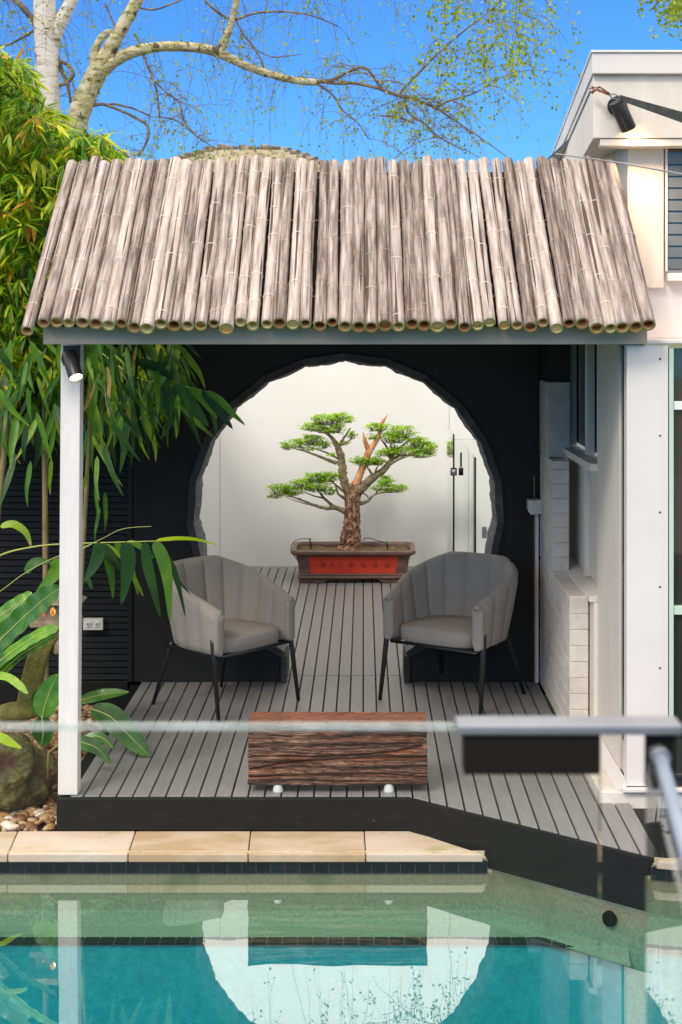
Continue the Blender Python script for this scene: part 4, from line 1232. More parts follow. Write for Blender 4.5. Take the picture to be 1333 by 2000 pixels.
# red panel follows the slightly flared front
def frontY(z):
    for a, b in zip(prof[6:10], prof[7:11]):
        if a[3] <= z <= b[3]: return PY - (a[1] + (b[1] - a[1]) * (z - a[3]) / (b[3] - a[3]))
    return PY - .25
mb = MB()
zs = [.086, .14, .20, .234]
xsn = lambda z: .368 + .022 * (z - .086) / .15
for k in range(len(zs) - 1):
    za, zb2 = zs[k], zs[k + 1]
    mb.quad((PX - xsn(za), frontY(za) - .003, za), (PX + xsn(za), frontY(za) - .003, za), (PX + xsn(zb2), frontY(zb2) - .003, zb2), (PX - xsn(zb2), frontY(zb2) - .003, zb2))
part('front_panel', mb, M['red_panel'], pot)
glyphs = [(631, '\u6d77'), (649, '\u6708'), (667, '\u4e8c'), (686, '\u672a'), (710, '\u5b54'), (734, '\u83dc'), (758, '\u7d05')]
for px, ch in glyphs:
    cu = bpy.data.curves.new('glyph', 'FONT'); cu.body = ch; cu.size = .050; cu.align_x = 'CENTER'; cu.align_y = 'CENTER'; cu.extrude = .0012
    to = bpy.data.objects.new('glyph', cu); col.objects.link(to)
    bpy.context.view_layer.update()
    me = bpy.data.meshes.new_from_object(to.evaluated_get(bpy.context.evaluated_depsgraph_get()))
    bpy.data.objects.remove(to)
    me.materials.clear(); me.materials.append(M['ink'])
    o = put('glyph', me, pot, (XF(px, 13.36) - PX, frontY(.155) - .0045 - PY, .157 + U(-.003, .003)))
    o.rotation_euler = (math.radians(90 + 4), U(-.1, .1), 0)
# drip stakes with hose
for i, (px, py, hose) in enumerate(((606, 1052, [(606, 1053), (590, 1052), (576, 1056), (569, 1066), (569, 1078), (576, 1087), (583, 1096)]),
                                    (756, 1058, [(756, 1061), (735, 1055), (722, 1051), (713, 1051), (711, 1056)]))):
    D = 13.50
    t = thing('drip_stake', ('green tipped drip stake left of the bonsai trunk', 'green tipped drip stake right of the bonsai trunk')[i], 'drip stake', P(px + 2, 1073, D), group='drip irrigation stakes in the bonsai pot')
    mb = MB(); mb.tube([P(px + 2, 1073, D), P(px, py + 3, D)], .006, 8); part('stake', mb, M['latch_black'], t)
    mb = MB(); mb.tube([P(px, py + 3, D), P(px, py - 1, D)], .009, 8); part('tip', mb, mat('green_tip', (.02, .25, .12), .4), t)
    mb = MB(); mb.tube([P(a, b, D - (.25 if (i == 0 and k > 2) else 0)) for k, (a, b) in enumerate(hose)], .0035, 6); part('hose', mb, M['latch_black'], t)

BD = 13.62
def BP(cx, cy, dd=0): return P(520 + cx / 3.8086, 790 + cy / 3.8086, BD + dd)
BS = BD / F / 3.8086       # metres per crop pixel
bon = thing('bonsai_tree', 'old bonsai tree with flaky trunk, layered green pads and dead orange spike', 'bonsai', BP(620, 1060))
def smooth_path(pts, sub=5):
    v = [Vector(p) for p in pts]; o = []
    k = len(v)
    for i in range(k - 1):
        p0 = v[max(i - 1, 0)]; p1 = v[i]; p2 = v[i + 1]; p3 = v[min(i + 2, k - 1)]
        for j in range(sub):
            u = j / sub
            o.append(0.5 * ((2 * p1) + (p2 - p0) * u + (2 * p0 - 5 * p1 + 4 * p2 - p3) * u * u + (3 * p1 - p0 - 3 * p2 + p3) * u ** 3))
    o.append(v[-1]); return o
def limb4(mb, data, conv, scale, segs=10, jit=.06, kn=0.0, sub=5, wob=0):
    # data: (cx, cy, r[, dd])
    v4 = [Vector((*conv(d[0], d[1], d[3] if len(d) > 3 else 0), d[2] * scale)) for d in data]
    o = []
    k = len(v4)
    for i in range(k - 1):
        p0 = v4[max(i - 1, 0)]; p1 = v4[i]; p2 = v4[i + 1]; p3 = v4[min(i + 2, k - 1)]
        for j in range(sub):
            u = j / sub
            o.append(0.5 * ((2 * p1) + (p2 - p0) * u + (2 * p0 - 5 * p1 + 4 * p2 - p3) * u * u + (3 * p1 - p0 - 3 * p2 + p3) * u ** 3))
    o.append(v4[-1])
    path = []
    for q in o:
        r = max(q[3], .0008)
        path.append(Vector((q[0], q[1], q[2])) + Vector((U(-1, 1), U(-1, 1), U(-1, 1))) * r * kn)
    mb.tube(path, [max(q[3], .0008) for q in o], segs, jit=jit)
    return path
# trunk as noisy surface
mb = MB()
tr_ = [(618, 1075, 92), (624, 1035, 82), (630, 985, 72), (636, 920, 62), (640, 850, 58), (642, 780, 55), (643, 720, 54), (645, 670, 58), (650, 620, 50), (655, 590, 30)]
v4 = []
for i in range(len(tr_) - 1):
    for j in range(7):
        u = j / 7; a, b = tr_[i], tr_[i + 1]
        v4.append([a[k] + (b[k] - a[k]) * u for k in range(3)])
v4.append(list(tr_[-1]))
sg = 40; pts = []
for i, (cx, cy, r) in enumerate(v4):
    c = BP(cx, cy)
    for j in range(sg):
        a = 2 * math.pi * j / sg
        fl = noise.noise(Vector((math.cos(a) * 2.2, math.sin(a) * 2.2, cy * .010)))
        f2 = noise.noise(Vector((math.cos(a) * 7, math.sin(a) * 7, cy * .035)))
        f3 = noise.noise(Vector((math.cos(a) * 15, math.sin(a) * 15, cy * .08)))
        rr = r * BS * (1 + .16 * fl + .17 * f2 + .16 * f3)
        pts.append((c.x + rr * math.cos(a), c.y + rr * math.sin(a), c.z))
mb.grid([pts[i * sg + j] for j in range(sg) for i in range(len(v4))], sg, len(v4), closed_u=True, sm=False)
part('trunk', mb, M['bark_bonsai'], bon)
limbs = [
    [(640, 660, 44), (595, 610, 34), (577, 540, 31), (566, 460, 31), (555, 380, 28), (530, 310, 24), (490, 250, 14), (440, 205, 8), (400, 190, 4)],
    [(525, 435, 16), (440, 405, 12, -.03), (360, 372, 9, -.05), (280, 345, 6, -.06), (200, 325, 4, -.06), (140, 305, 2.5, -.06)],
    [(545, 300, 13), (590, 232, 8, .03), (630, 172, 4, .05)],
    [(545, 310, 9), (600, 277, 6, -.04), (655, 250, 3, -.06)],
    [(500, 260, 10), (440, 210, 8, -.04), (380, 200, 6, -.06), (300, 180, 3, -.08)],
    [(530, 400, 8), (440, 355, 6, .05), (350, 325, 4, .08), (260, 290, 2, .1)],
    [(600, 800, 26), (560, 785, 19), (510, 765, 17, -.03), (440, 770, 13, -.05), (340, 742, 11, -.07), (250, 705, 8, -.08), (180, 685, 5, -.08), (60, 672, 2.5, -.08)],
    [(510, 762, 14), (440, 705, 10, .03), (395, 650, 7, .05), (340, 605, 4, .07)],
    [(440, 700, 7, .03), (350, 678, 5, .03), (285, 650, 3, .05), (220, 620, 2, .06)],
    [(250, 700, 6), (320, 745, 5, -.1), (200, 710, 3, -.12), (150, 690, 2, -.14)],
    [(600, 705, 15), (540, 668, 9, -.05), (520, 615, 6, -.06), (500, 580, 3, -.07)],
    [(610, 670, 15), (535, 612, 8, .05), (480, 568, 5, .08), (420, 545, 3, .09)],
    [(680, 650, 44), (740, 592, 33), (800, 542, 28), (870, 490, 24), (922, 430, 20), (935, 390, 15), (945, 350, 9), (960, 300, 6)],
    [(925, 410, 14), (1000, 385, 9, -.03), (1080, 380, 6, -.06), (1180, 392, 4, -.08), (1270, 375, 2, -.1)],
    [(910, 455, 10), (990, 408, 8, -.06), (1050, 388, 5, -.1), (1110, 360, 3, -.12)],
    [(918, 395, 12), (900, 320, 9, .03), (860, 262, 6, .04), (830, 205, 3, .05)],
    [(935, 400, 12), (928, 300, 8, -.03), (960, 225, 5, -.04), (1010, 180, 3, -.06)],
    [(940, 380, 10), (1020, 300, 6, .04), (1100, 262, 4, .06), (1200, 300, 2, .08)],
    [(800, 535, 12), (770, 490, 9, -.05), (740, 452, 6, -.06), (690, 430, 3, -.08)],
    [(805, 530, 9), (825, 470, 6, -.05), (860, 430, 3, -.07)],
    [(690, 738, 18), (760, 718, 11, -.02), (790, 682, 8, -.03), (850, 658, 5, -.03), (960, 652, 4, -.02), (1030, 640, 2, 0)],
    [(770, 705, 6), (745, 672, 5, .02), (715, 662, 3, .03)],
    [(810, 672, 6), (850, 622, 4, .03), (905, 572, 2, .05)],
]
mb = MB(); tips = []
for l in limbs:
    pth = limb4(mb, l, BP, BS, 9, .10, .12, 5)
    tips.append(pth)
part('branches', mb, M['bark_limb'], bon)
mb = MB()
limb4(mb, [(660, 610, 32), (680, 570, 30), (705, 500, 26), (738, 425, 24), (762, 360, 27), (800, 300, 21), (838, 235, 15), (868, 135, 12), (890, 95, 7), (905, 70, 1)], BP, BS, 12, .12, .08)
limb4(mb, [(765, 350, 20), (745, 300, 17), (733, 260, 14), (722, 205, 2)], BP, BS, 10, .12, .06)
part('dead_spike', mb, M['deadwood'], bon)
# foliage pads: clusters of small leaves joined by fine twigs
pads = [[(450, 115, 110, 45), (560, 100, 90, 38), (350, 165, 95, 30), (520, 180, 80, 35), (640, 230, 30, 30), (585, 285, 30, 14), (430, 190, 60, 25)],
        [(330, 265, 100, 40), (210, 290, 95, 32), (420, 300, 50, 30), (150, 320, 45, 18), (300, 330, 60, 14), (495, 375, 25, 12)],
        [(120, 630, 110, 42), (60, 680, 45, 20), (270, 590, 90, 40), (370, 545, 85, 40), (470, 540, 80, 40), (380, 610, 110, 38), (470, 650, 50, 26), (200, 660, 60, 22), (560, 530, 25, 25)],
        [(830, 170, 95, 32), (1000, 205, 110, 48), (950, 250, 110, 42), (1120, 285, 95, 45), (1210, 330, 75, 45), (1040, 345, 120, 38), (930, 350, 80, 26), (1150, 375, 85, 22), (790, 240, 35, 20)],
        [(690, 410, 60, 26), (780, 420, 90, 30), (840, 430, 55, 24), (730, 440, 70, 18), (860, 365, 45, 22)],
        [(900, 580, 60, 30), (870, 620, 85, 26), (1000, 620, 60, 26), (950, 640, 60, 14), (880, 540, 40, 18), (625, 600, 12, 16)]]
for pad in pads:
    mb = MB(); tw = MB()
    for (cx, cy, rx, ry) in pad:
        ncl = int(rx * ry * .016) + 4
        for c in range(ncl):
            while True:
                a, b_, d_ = U(-1, 1), U(-1, 1), U(-1, 1)
                if a * a + b_ * b_ + d_ * d_ < 1: break
            if b_ > .3 and R() < .55: b_ = -b_
            q = BP(cx + a * rx * 1.05, cy + b_ * ry * 1.15, d_ * rx * BS * .8)
            # twig back towards pad underside centre
            root = BP(cx + a * rx * .55, cy + ry * .9, d_ * rx * BS * .5)
            if R() < .8: tw.tube([root, root.lerp(q, .5) + Vector((U(-.01, .01), U(-.01, .01), -.006)), q], [.0028, .002, .0012], 4, caps=False)
            for k in range(random.randint(8, 12)):
                o_ = Vector((U(-1, 1), U(-1, 1), U(-.35, .45))) * .024
                an = U(0, 6.28)
                dr_ = Vector((math.cos(an), math.sin(an), U(-.35, .35)))
                mb.leaf(q + o_, dr_, Vector((U(-.4, .4), U(-.6, .2), 1)), U(.018, .032), U(.012, .019))
    part('foliage_pad', mb, M['leaf_bonsai'], bon, kind='stuff')
    part('twigs', tw, M['bark_limb'], bon, kind='stuff')

# ================================================================= GARDEN (left)
mb = MB()
def pebble(mb, c, r):
    sx, sy, sz = r * U(.8, 1.5), r * U(.7, 1.2), r * U(.45, .8)
    rot = U(0, 3.14); tl = U(-.4, .4)
    n0 = len(mb.v)
    rings_ = 5; sg_ = 9
    cr, sr = math.cos(rot), math.sin(rot)
    def add(x, y, z):
        x, z = x * math.cos(tl) - z * math.sin(tl), x * math.sin(tl) + z * math.cos(tl)
        mb.v.append((c[0] + x * cr - y * sr, c[1] + x * sr + y * cr, c[2] + z))
    add(0, 0, sz)
    for i in range(1, rings_):
        th_ = math.pi * i / rings_
        for j in range(sg_):
            a = 2 * math.pi * j / sg_
            k = 1 + U(-.07, .07)
            add(sx * math.sin(th_) * math.cos(a) * k, sy * math.sin(th_) * math.sin(a) * k, sz * math.cos(th_))
    add(0, 0, -sz)
    for j in range(sg_): mb.face((n0, n0 + 1 + j, n0 + 1 + (j + 1) % sg_), 0, None, True)
    for i in range(rings_ - 2):
        for j in range(sg_):
            a = n0 + 1 + i * sg_ + j; b = n0 + 1 + i * sg_ + (j + 1) % sg_
            mb.face((a, a + sg_, b + sg_, b), 0, None, True)
    e = n0 + 1 + (rings_ - 1) * sg_
    for j in range(sg_): mb.face((e, e - sg_ + (j + 1) % sg_, e - sg_ + j), 0, None, True)
for k in range(5600):
    x = U(-2.75, -1.455); y = U(7.285, 9.6)
    r = U(.009, .022) if R() < .8 else U(.022, .034)
    if y < 7.5 and R() < .3: r *= 1.1
    zz = GZ + U(0, .012) + .02
    if y < 7.33: zz -= .01
    pebble(mb, (x, y + r, zz), r)
tag(put('garden_pebbles', mb.mesh('garden_pebbles', M['pebble'])), 'brown and cream river pebbles covering the garden bed', 'pebbles', kind='stuff')
mb = MB(); mb.box(-4.0, -1.456, 7.28, 9.62, -.4, GZ); tag(put('garden_bed', mb.mesh('garden_bed', M['earth'])), kind='structure')

def rock(mb, c, s, seed, sub=4, amp=.25, flat=0):
    import bmesh
    bm = bmesh.new(); bmesh.ops.create_icosphere(bm, subdivisions=sub, radius=1)
    n0 = len(mb.v)
    for v in bm.verts:
        n = v.co.copy()
        k = 1 + amp * noise.noise(n * 1.1 + Vector((seed, 0, 0))) + amp * .45 * noise.noise(n * 2.7 + Vector((0, seed, 0))) + amp * .16 * noise.noise(n * 7 + Vector((0, seed, 0))) + amp * .08 * noise.noise(n * 16)
        q = n * k
        mb.v.append((c[0] + q.x * s[0], c[1] + q.y * s[1], c[2] + q.z * s[2]))
    for f in bm.faces: mb.face([n0 + v.index for v in f.verts], 0, None, True)
    bm.free()
c = P(15, 1510, 7.62)
mb = MB(); rock(mb, (c.x - .02, 7.66, c.z - .02), (.235, .20, .165), 5.3, 6, .36)
o = put('boulder', mb.mesh('boulder', M['boulder'])); tag(o, 'large mossy brown boulder beside the pebbles at the left', 'boulder')

lan = thing('stone_lantern', 'leaning mossy stone lantern with a warm lit head', 'stone lantern', P(40, 1400, 8.3))
LD = 8.3
mb = MB(); c = P(28, 1396, LD); rock(mb, (c.x, LD, c.z + .012), (.115, .115, .05), 8.1, 4, .12); part('base_stone', mb, M['moss_stone'], lan)
mb = MB()
pl = [(52, 1398, 22), (60, 1350, 21), (70, 1300, 19), (84, 1262, 18), (104, 1232, 17)]
pt = smooth_path([P(a, b, LD) for a, b, r in pl], 4)
sec_ = []
sgm = 4
nseg = len(pt)
for i, p in enumerate(pt):
    t = i / (nseg - 1); hwid = (.060 - .012 * t)
    tg = (pt[min(i + 1, nseg - 1)] - pt[max(i - 1, 0)]).normalized(); sdv = tg.cross(Vector((0, 1, 0))).normalized()
    for a, b in ((-1, -1), (1, -1), (1, 1), (-1, 1)):
        sec_.append(p + sdv * hwid * a + Vector((0, hwid * b * .8, 0)))
n0 = 0; mb.v = [tuple(v) for v in sec_]
for i in range(nseg - 1):
    for j in range(4):
        j2 = (j + 1) % 4; mb.face((i * 4 + j, i * 4 + j2, (i + 1) * 4 + j2, (i + 1) * 4 + j))
mb.face((3, 2, 1, 0)); mb.face([(nseg - 1) * 4 + j for j in range(4)])
part('post', mb, M['moss_stone'], lan, bevel=.012, seg=3)
def pxbox(mb, x0, x1, ya, yb, D, dy):
    a = P(x0, yb, D); b = P(x1, ya, D); mb.box(a.x, b.x, D, D + dy, a.z, b.z)
mb = MB(); pxbox(mb, 58, 150, 1214, 1227, LD - .09, .2); part('shelf_stone', mb, M['lantern_stone'], lan, bevel=.006)
mb = MB(); pxbox(mb, 104, 128, 1229, 1280, LD - .03, .08); part('hanging_stone', mb, M['lantern_stone'], lan, bevel=.012, seg=3)
# light box: front plate pierced by two openings, plus walls
mb = MB()
a = P(70, 1213.6, LD - .07); b = P(146, 1180, LD - .07)
def pl_hole(mb, x0, x1, z0, z1, y, t, holes):
    outer = [Vector((x0, z0, 0)), Vector((x1, z0, 0)), Vector((x1, z1, 0)), Vector((x0, z1, 0))]
    hl = []
    for (cx, cz, rx, rz) in holes:
        hl.append([Vector((cx + rx * math.cos(-k * math.pi / 8), cz + rz * math.sin(-k * math.pi / 8), 0)) for k in range(16)])
    allp = outer + [v for h in hl for v in h]
    n0 = len(mb.v); mb.v += [(v.x, y, v.y) for v in allp]; m0 = len(mb.v); mb.v += [(v.x, y + t, v.y) for v in allp]
    for tt in tessellate_polygon([outer] + hl):
        mb.face([n0 + i for i in tt]); mb.face([m0 + i for i in tt][::-1])
    k0 = 4
    for i in range(4): mb.face((n0 + i, n0 + (i + 1) % 4, m0 + (i + 1) % 4, m0 + i))
    for h in hl:
        for i in range(16): mb.face((n0 + k0 + i, n0 + k0 + (i + 1) % 16, m0 + k0 + (i + 1) % 16, m0 + k0 + i))
        k0 += 16
h1 = P(85.5, 1202, LD - .07); h2 = P(103, 1195, LD - .07); h3 = P(133, 1198, LD - .07)
pl_hole(mb, a.x, b.x, a.z, b.z, LD - .07, .022, [(h1.x, h1.z, .010, .012), (h2.x, h2.z, .014, .024), (h3.x, h3.z, .012, .016)])
mb.box(a.x, a.x + .02, LD - .0475, LD + .09, a.z, b.z); mb.box(b.x - .02, b.x, LD - .0475, LD + .09, a.z, b.z); mb.box(a.x + .0205, b.x - .0205, LD + .07, LD + .09, a.z, b.z)
part('light_box', mb, M['lantern_stone'], lan)
mb = MB(); mb.tube([((a.x + b.x) / 2, LD, a.z + .003), ((a.x + b.x) / 2, LD, a.z + .05)], .018, 10); part('lamp', mb, M['candle_glow'], lan)
ld = bpy.data.lights.new('lantern_light', 'POINT'); ld.energy = .5; ld.color = (1, .5, .2); ld.shadow_soft_size = .02
lo = bpy.data.objects.new('lantern_light', ld); col.objects.link(lo); lo.parent = lan; lo.location = Vector(((a.x + b.x) / 2, LD, b.z - .03)) - Vector(lan.location)
mb = MB(); c = P(108, 1178, LD); mb.v = []
lp = [(-.16, -.13, 0), (.16, -.13, 0), (.16, .13, 0), (-.16, .13, 0), (-.05, -.04, .07), (.05, -.04, .07), (.05, .04, .07), (-.05, .04, .07)]
mb.v = [(c.x + q[0], LD + q[1], b.z + .001 + q[2]) for q in lp]
for q in ((0, 3, 2, 1), (4, 5, 6, 7), (0, 1, 5, 4), (1, 2, 6, 5), (2, 3, 7, 6), (3, 0, 4, 7)): mb.face(q)
part('cap_stone', mb, M['lantern_stone'], lan, bevel=.01, seg=2)

# ---- blades (large leaves) read off the photograph
def pblade(parent, name, m, pts, wpx, D, nrm=(0, -1, .25), prof=None, fold=.15, wavy=0, freq=9, rib=False, n=14, dd=0):
    pw = [P(a, b, D + (dd * i / (len(pts) - 1))) for i, (a, b) in enumerate(pts)]
    mb = MB(); mb.blade(pw, wpx * D / F, nrm, prof, fold, wavy, freq, n=n, seed=R() * 6)
    o = part(name, mb, m, parent)
    if rib:
        rb = MB(); sp = smooth_path(pw, 4); nv_ = Vector(nrm).normalized()
        rb.tube([q + nv_ * .0015 for q in sp], [.0042 * D / 8 * (1 - .75 * i / (len(sp) - 1)) for i in range(len(sp))], 5)
        part('midrib', rb, M['rib'], o)
    return o
fernp = lambda t: min(1, (t / .18) ** .7) * (1 - max(0, (t - .72) / .28) ** 2.2) if t < 1 else 0
fern = thing('birds_nest_fern', "bright green bird's nest fern with wavy fronds at the left edge", 'fern', P(-45, 1400, 7.9))
for pts, wpx, D, dd in (
        ([(-60, 1330), (-10, 1262), (40, 1212), (85, 1172), (122, 1146)], 52, 7.75, -.1), ([(-60, 1340), (-20, 1230), (20, 1190), (55, 1170), (66, 1166)], 34, 7.95, 0),
        ([(-60, 1350), (-10, 1300), (40, 1262), (85, 1236), (118, 1226)], 26, 7.7, -.1), ([(-60, 1355), (0, 1315), (40, 1280), (80, 1256), (112, 1238)], 22, 7.8, 0),
        ([(-60, 1350), (-20, 1322), (12, 1322), (35, 1336), (55, 1356)], 17, 7.6, -.2), ([(-60, 1340), (-30, 1270), (-5, 1230), (12, 1198)], 40, 8.0, .1),
        ([(-60, 1340), (-60, 1250), (-40, 1180)], 45, 8.0, .1), ([(-60, 1345), (-110, 1290), (-170, 1270)], 45, 7.7, 0), ([(-60, 1345), (-90, 1240), (-130, 1180)], 45, 7.9, 0)):
    pblade(fern, 'frond', M['leaf_fern'], pts, wpx, D, (-.15, -.9, .45), fernp, .14, .06, 7, rib=True, n=30, dd=dd)
mb = MB(); c = P(-55, 1360, 7.85); mb.tube([(c.x, 7.85, GZ - .01), (c.x, 7.85, c.z)], [.07, .05], 10, jit=.2); part('root_crown', mb, M['earth'], fern)
lime = thing('lime_leaf_plant', 'lime yellow leaf reaching in over the boulder at the left edge', 'plant', P(-40, 1500, 7.4))
pblade(lime, 'leaf', M['leaf_lime'], [(-50, 1490), (-30, 1450), (0, 1442), (22, 1452), (43, 1462)], 26, 7.40, (0, -.7, .7), None, .1, .02, 3)
mb = MB(); mb.tube([P(-50, 1488, 7.4), P(-55, 1540, 7.42), P(-57, 1612, 7.45)], .004, 6); part('stem', mb, M['culm'], lime)

broad = thing('broad_leaf_plant', 'dark green broad leaved plant at the foot of the white post', 'plant', P(150, 1440, 7.85))
wide = lambda t: (math.sin(math.pi * min(1, t * 1.02) ** .85) ** .62) if 0 < t < 1 else 0
for pts, wpx, D, nm in (
        ([(83, 1402), (88, 1378), (98, 1350), (113, 1316)], 60, 7.75, (-.3, -.9, .2)),
        ([(83, 1402), (76, 1380), (72, 1362), (76, 1345)], 36, 7.8, (.6, -.7, .2)),
        ([(82, 1400), (84, 1420), (84, 1440), (80, 1456)], 48, 7.72, (0, -.9, .3)),
        ([(150, 1372), (180, 1362), (215, 1355), (252, 1352)], 28, 8.5, (0, -.75, .65)),
        ([(178, 1385), (215, 1400), (255, 1440), (293, 1478)], 56, 7.95, (.1, -.75, .6)),
        ([(130, 1440), (165, 1452), (190, 1462), (216, 1492)], 34, 7.6, (.1, -.75, .65)),
        ([(150, 1450), (185, 1438), (205, 1445), (222, 1462)], 22, 7.75, (.1, -.75, .65))):
    pblade(broad, 'leaf', M['leaf_broad'], pts, wpx, D, nm, wide, .10, .012, 4, rib=True, n=22)
mb = MB()
for a, b, D in (((84, 1400), (83, 1470), 7.76), ((150, 1373), (140, 1420), 8.4), ((180, 1386), (150, 1395), 7.95), ((132, 1441), (95, 1470), 7.65)):
    e = P(b[0], b[1], D); mb.tube([P(a[0], a[1], D), e, (e.x - .01, e.y, GZ)], [.005, .006, .007], 6)
part('stem', mb, M['culm'], broad)

# low bamboo branch passing behind the post with big hanging leaves
br = thing('bamboo_branch', 'low arching bamboo branch with big hanging leaves over the left chair', 'plant', P(-60, 1110, 8.1))
mb = MB(); pth = smooth_path([P(-80, 1130, 8.2), P(0, 1085, 8.05), P(60, 1069, 8.0), P(115, 1063, 8.0), P(200, 1060, 8.0), P(300, 1057, 8.0), P(335, 1056, 8.0)], 6)
mb.tube(pth, [.006 - .0035 * i / (len(pth) - 1) for i in range(len(pth))], 6)
pth2 = smooth_path([P(-60, 1190, 8.1), P(0, 1155, 8.05), P(48, 1120, 8.0), P(105, 1090, 8.0), P(160, 1072, 8.0), P(180, 1062, 8.0)], 5)
mb.tube(pth2, .0025, 5)
mb.tube(smooth_path([P(150, 1075, 8.0), P(200, 1052, 8.0), P(240, 1033, 8.0), P(296, 1028, 8.0)], 4), .0018, 5)
part('stem', mb, M['rib'], br)
lan_p = lambda t: (math.sin(math.pi * t ** .62) ** .75) if 0 < t < 1 else 0
for pts, wpx, D, nm in (
        ([(193, 1058), (192, 1085), (180, 1112), (163, 1138)], 30, 7.95, (-.2, -.9, .3)), ([(205, 1062), (212, 1095), (218, 1130), (221, 1170)], 20, 8.05, (.3, -.9, .2)),
        ([(245, 1058), (251, 1090), (247, 1130), (237, 1182)], 34, 7.95, (0, -.95, .2)), ([(224, 1058), (245, 1085), (258, 1115), (270, 1162)], 18, 8.06, (.4, -.8, .2)),
        ([(283, 1058), (288, 1100), (300, 1150), (314, 1208)], 24, 7.97, (-.1, -.95, .2)), ([(301, 1057), (318, 1090), (328, 1140), (332, 1216)], 28, 7.92, (.15, -.95, .2)),
        ([(318, 1075), (338, 1110), (350, 1150), (363, 1207)], 15, 8.0, (.5, -.8, .2)), ([(305, 1055), (345, 1052), (385, 1054), (428, 1066)], 12, 7.95, (0, -.6, .8)),
        ([(250, 1056), (275, 1068), (290, 1082), (300, 1090)], 14, 8.02, (.2, -.8, .6)), ([(262, 1057), (305, 1088), (345, 1130), (372, 1162)], 10, 8.05, (.2, -.8, .6)),
        ([(186, 1062), (210, 1080), (225, 1100), (236, 1118)], 26, 8.03, (.2, -.7, .6)), ([(165, 1128), (172, 1132), (178, 1146), (182, 1150)], 10, 8.0, (0, -.8, .6)),
        ([(105, 1091), (112, 1110), (95, 1135), (70, 1158)], 32, 8.0, (0, -.95, .2)), ([(50, 1120), (65, 1100), (85, 1097), (105, 1100)], 22, 8.02, (0, -.8, .6)),
        ([(0, 1029), (25, 1024), (50, 1040), (61, 1068)], 20, 8.0, (0, -.7, .7)), ([(205, 1062), (240, 1090), (268, 1140), (280, 1165)], 12, 8.1, (.3, -.8, .3))):
    mm = M['leaf_lime'] if wpx == 12 and pts[0][0] == 305 else M['leaf_big']
    pblade(br, 'leaf', mm, pts, wpx, D, nm, lan_p, .12, 0, 1, n=12)

# hanging bamboo leaves (individual) and foliage mass
bam = thing('bamboo_clump', 'tall leafy bamboo clump with drooping leaves left of the pavilion', 'bamboo', (-2.1, 8.6, GZ))
leaf_me = []
for v in range(6):
    mb = MB(); ln = 1.0; cv = U(-.12, .12); dr = U(.05, .25)
    mb.blade([(0, 0, 0), (cv * .5, -.03, -.33), (cv, -.02 - dr * .3, -.66), (cv * 1.3 + U(-.05, .05), -dr * .2, -1.0)], .140, (0, -1, 0), lambda t: (math.sin(math.pi * t ** .6) ** .8) if 0 < t < 1 else 0, .22, n=8)
    leaf_me.append((mb.mesh('leaf', M['leaf_big']), mb.mesh('leaf', M['leaf_dry'])))
def in_poly(x, y, poly):
    c_ = False; j = len(poly) - 1
    for i in range(len(poly)):
        if (poly[i][1] > y) != (poly[j][1] > y) and x < (poly[j][0] - poly[i][0]) * (y - poly[i][1]) / (poly[j][1] - poly[i][1]) + poly[i][0]: c_ = not c_
        j = i
    return c_
zoneA = [(165, 660), (350, 660), (372, 740), (345, 800), (300, 815), (270, 830), (215, 850), (165, 870)]
zoneB = [(-20, 680), (118, 680), (118, 860), (60, 850), (-20, 880)]
def hang(px, py, lenpx, lean, D, dry=False, wid=1.0):
    me = random.choice(leaf_me)[1 if dry else 0]
    p = P(px, py, D)
    o = put('leaf', me, bam, tuple(p - Vector(bam.location)))
    L_ = lenpx * D / F
    o.scale = (L_ * wid, L_, L_); o.rotation_euler = (U(-.3, .4), lean, U(-.9, .9))
cnt = 0
while cnt < 175:
    px, py = U(160, 375), U(655, 870)
    if not in_poly(px, py, zoneA): continue
    hang(px, py - 15, U(55, 125), U(-.75, .35), U(7.75, 9.2), R() < .06, U(.7, 1.2)); cnt += 1
cnt = 0
while cnt < 85:
    px, py = U(-20, 118), U(680, 885)
    if not in_poly(px, py, zoneB): continue
    hang(px, py - 20, U(60, 115), U(-.7, .6), U(7.7, 9.2), R() < .07, U(.7, 1.5)); cnt += 1
for q in ((180, 860, 120, -.5), (190, 900, 90, -.2), (200, 880, 110, -.35), (172, 930, 80, .2), (185, 960, 80, .15), (205, 970, 80, .1), (195, 1000, 70, 0), (168, 880, 90, .3), (60, 910, 90, 0), (100, 905, 80, -.1), (30, 900, 110, .2)):
    hang(q[0], q[1] - 10, q[2], q[3], U(7.9, 8.3), False, .9)
# the long spray reaching across the gate
mb = MB(); pth = smooth_path([P(200, 690, 8.3), P(262, 735, 8.2), P(320, 749, 8.1), P(370, 756, 8.05), P(402, 764, 8.0)], 5); mb.tube(pth, .003, 5)
part('twig', mb, M['rib'], bam)
for pts, wpx in (([(337, 753), (360, 775), (385, 805), (408, 834)], 34), ([(370, 757), (392, 775), (412, 800), (424, 818)], 20), ([(395, 762), (415, 785), (438, 815), (455, 838)], 22),
                 ([(402, 764), (430, 782), (455, 808), (480, 831)], 17), ([(412, 802), (418, 820), (422, 835), (423, 848)], 10), ([(330, 750), (322, 790), (335, 825), (312, 860)], 9), ([(300, 745), (325, 770), (335, 800), (330, 835)], 12), ([(262, 705), (300, 715), (325, 730), (340, 742)], 22)):
    pblade(bam, 'leaf', M['leaf_big'], pts, wpx, 8.0, (.15, -.9, .3), lan_p, .15, n=10)
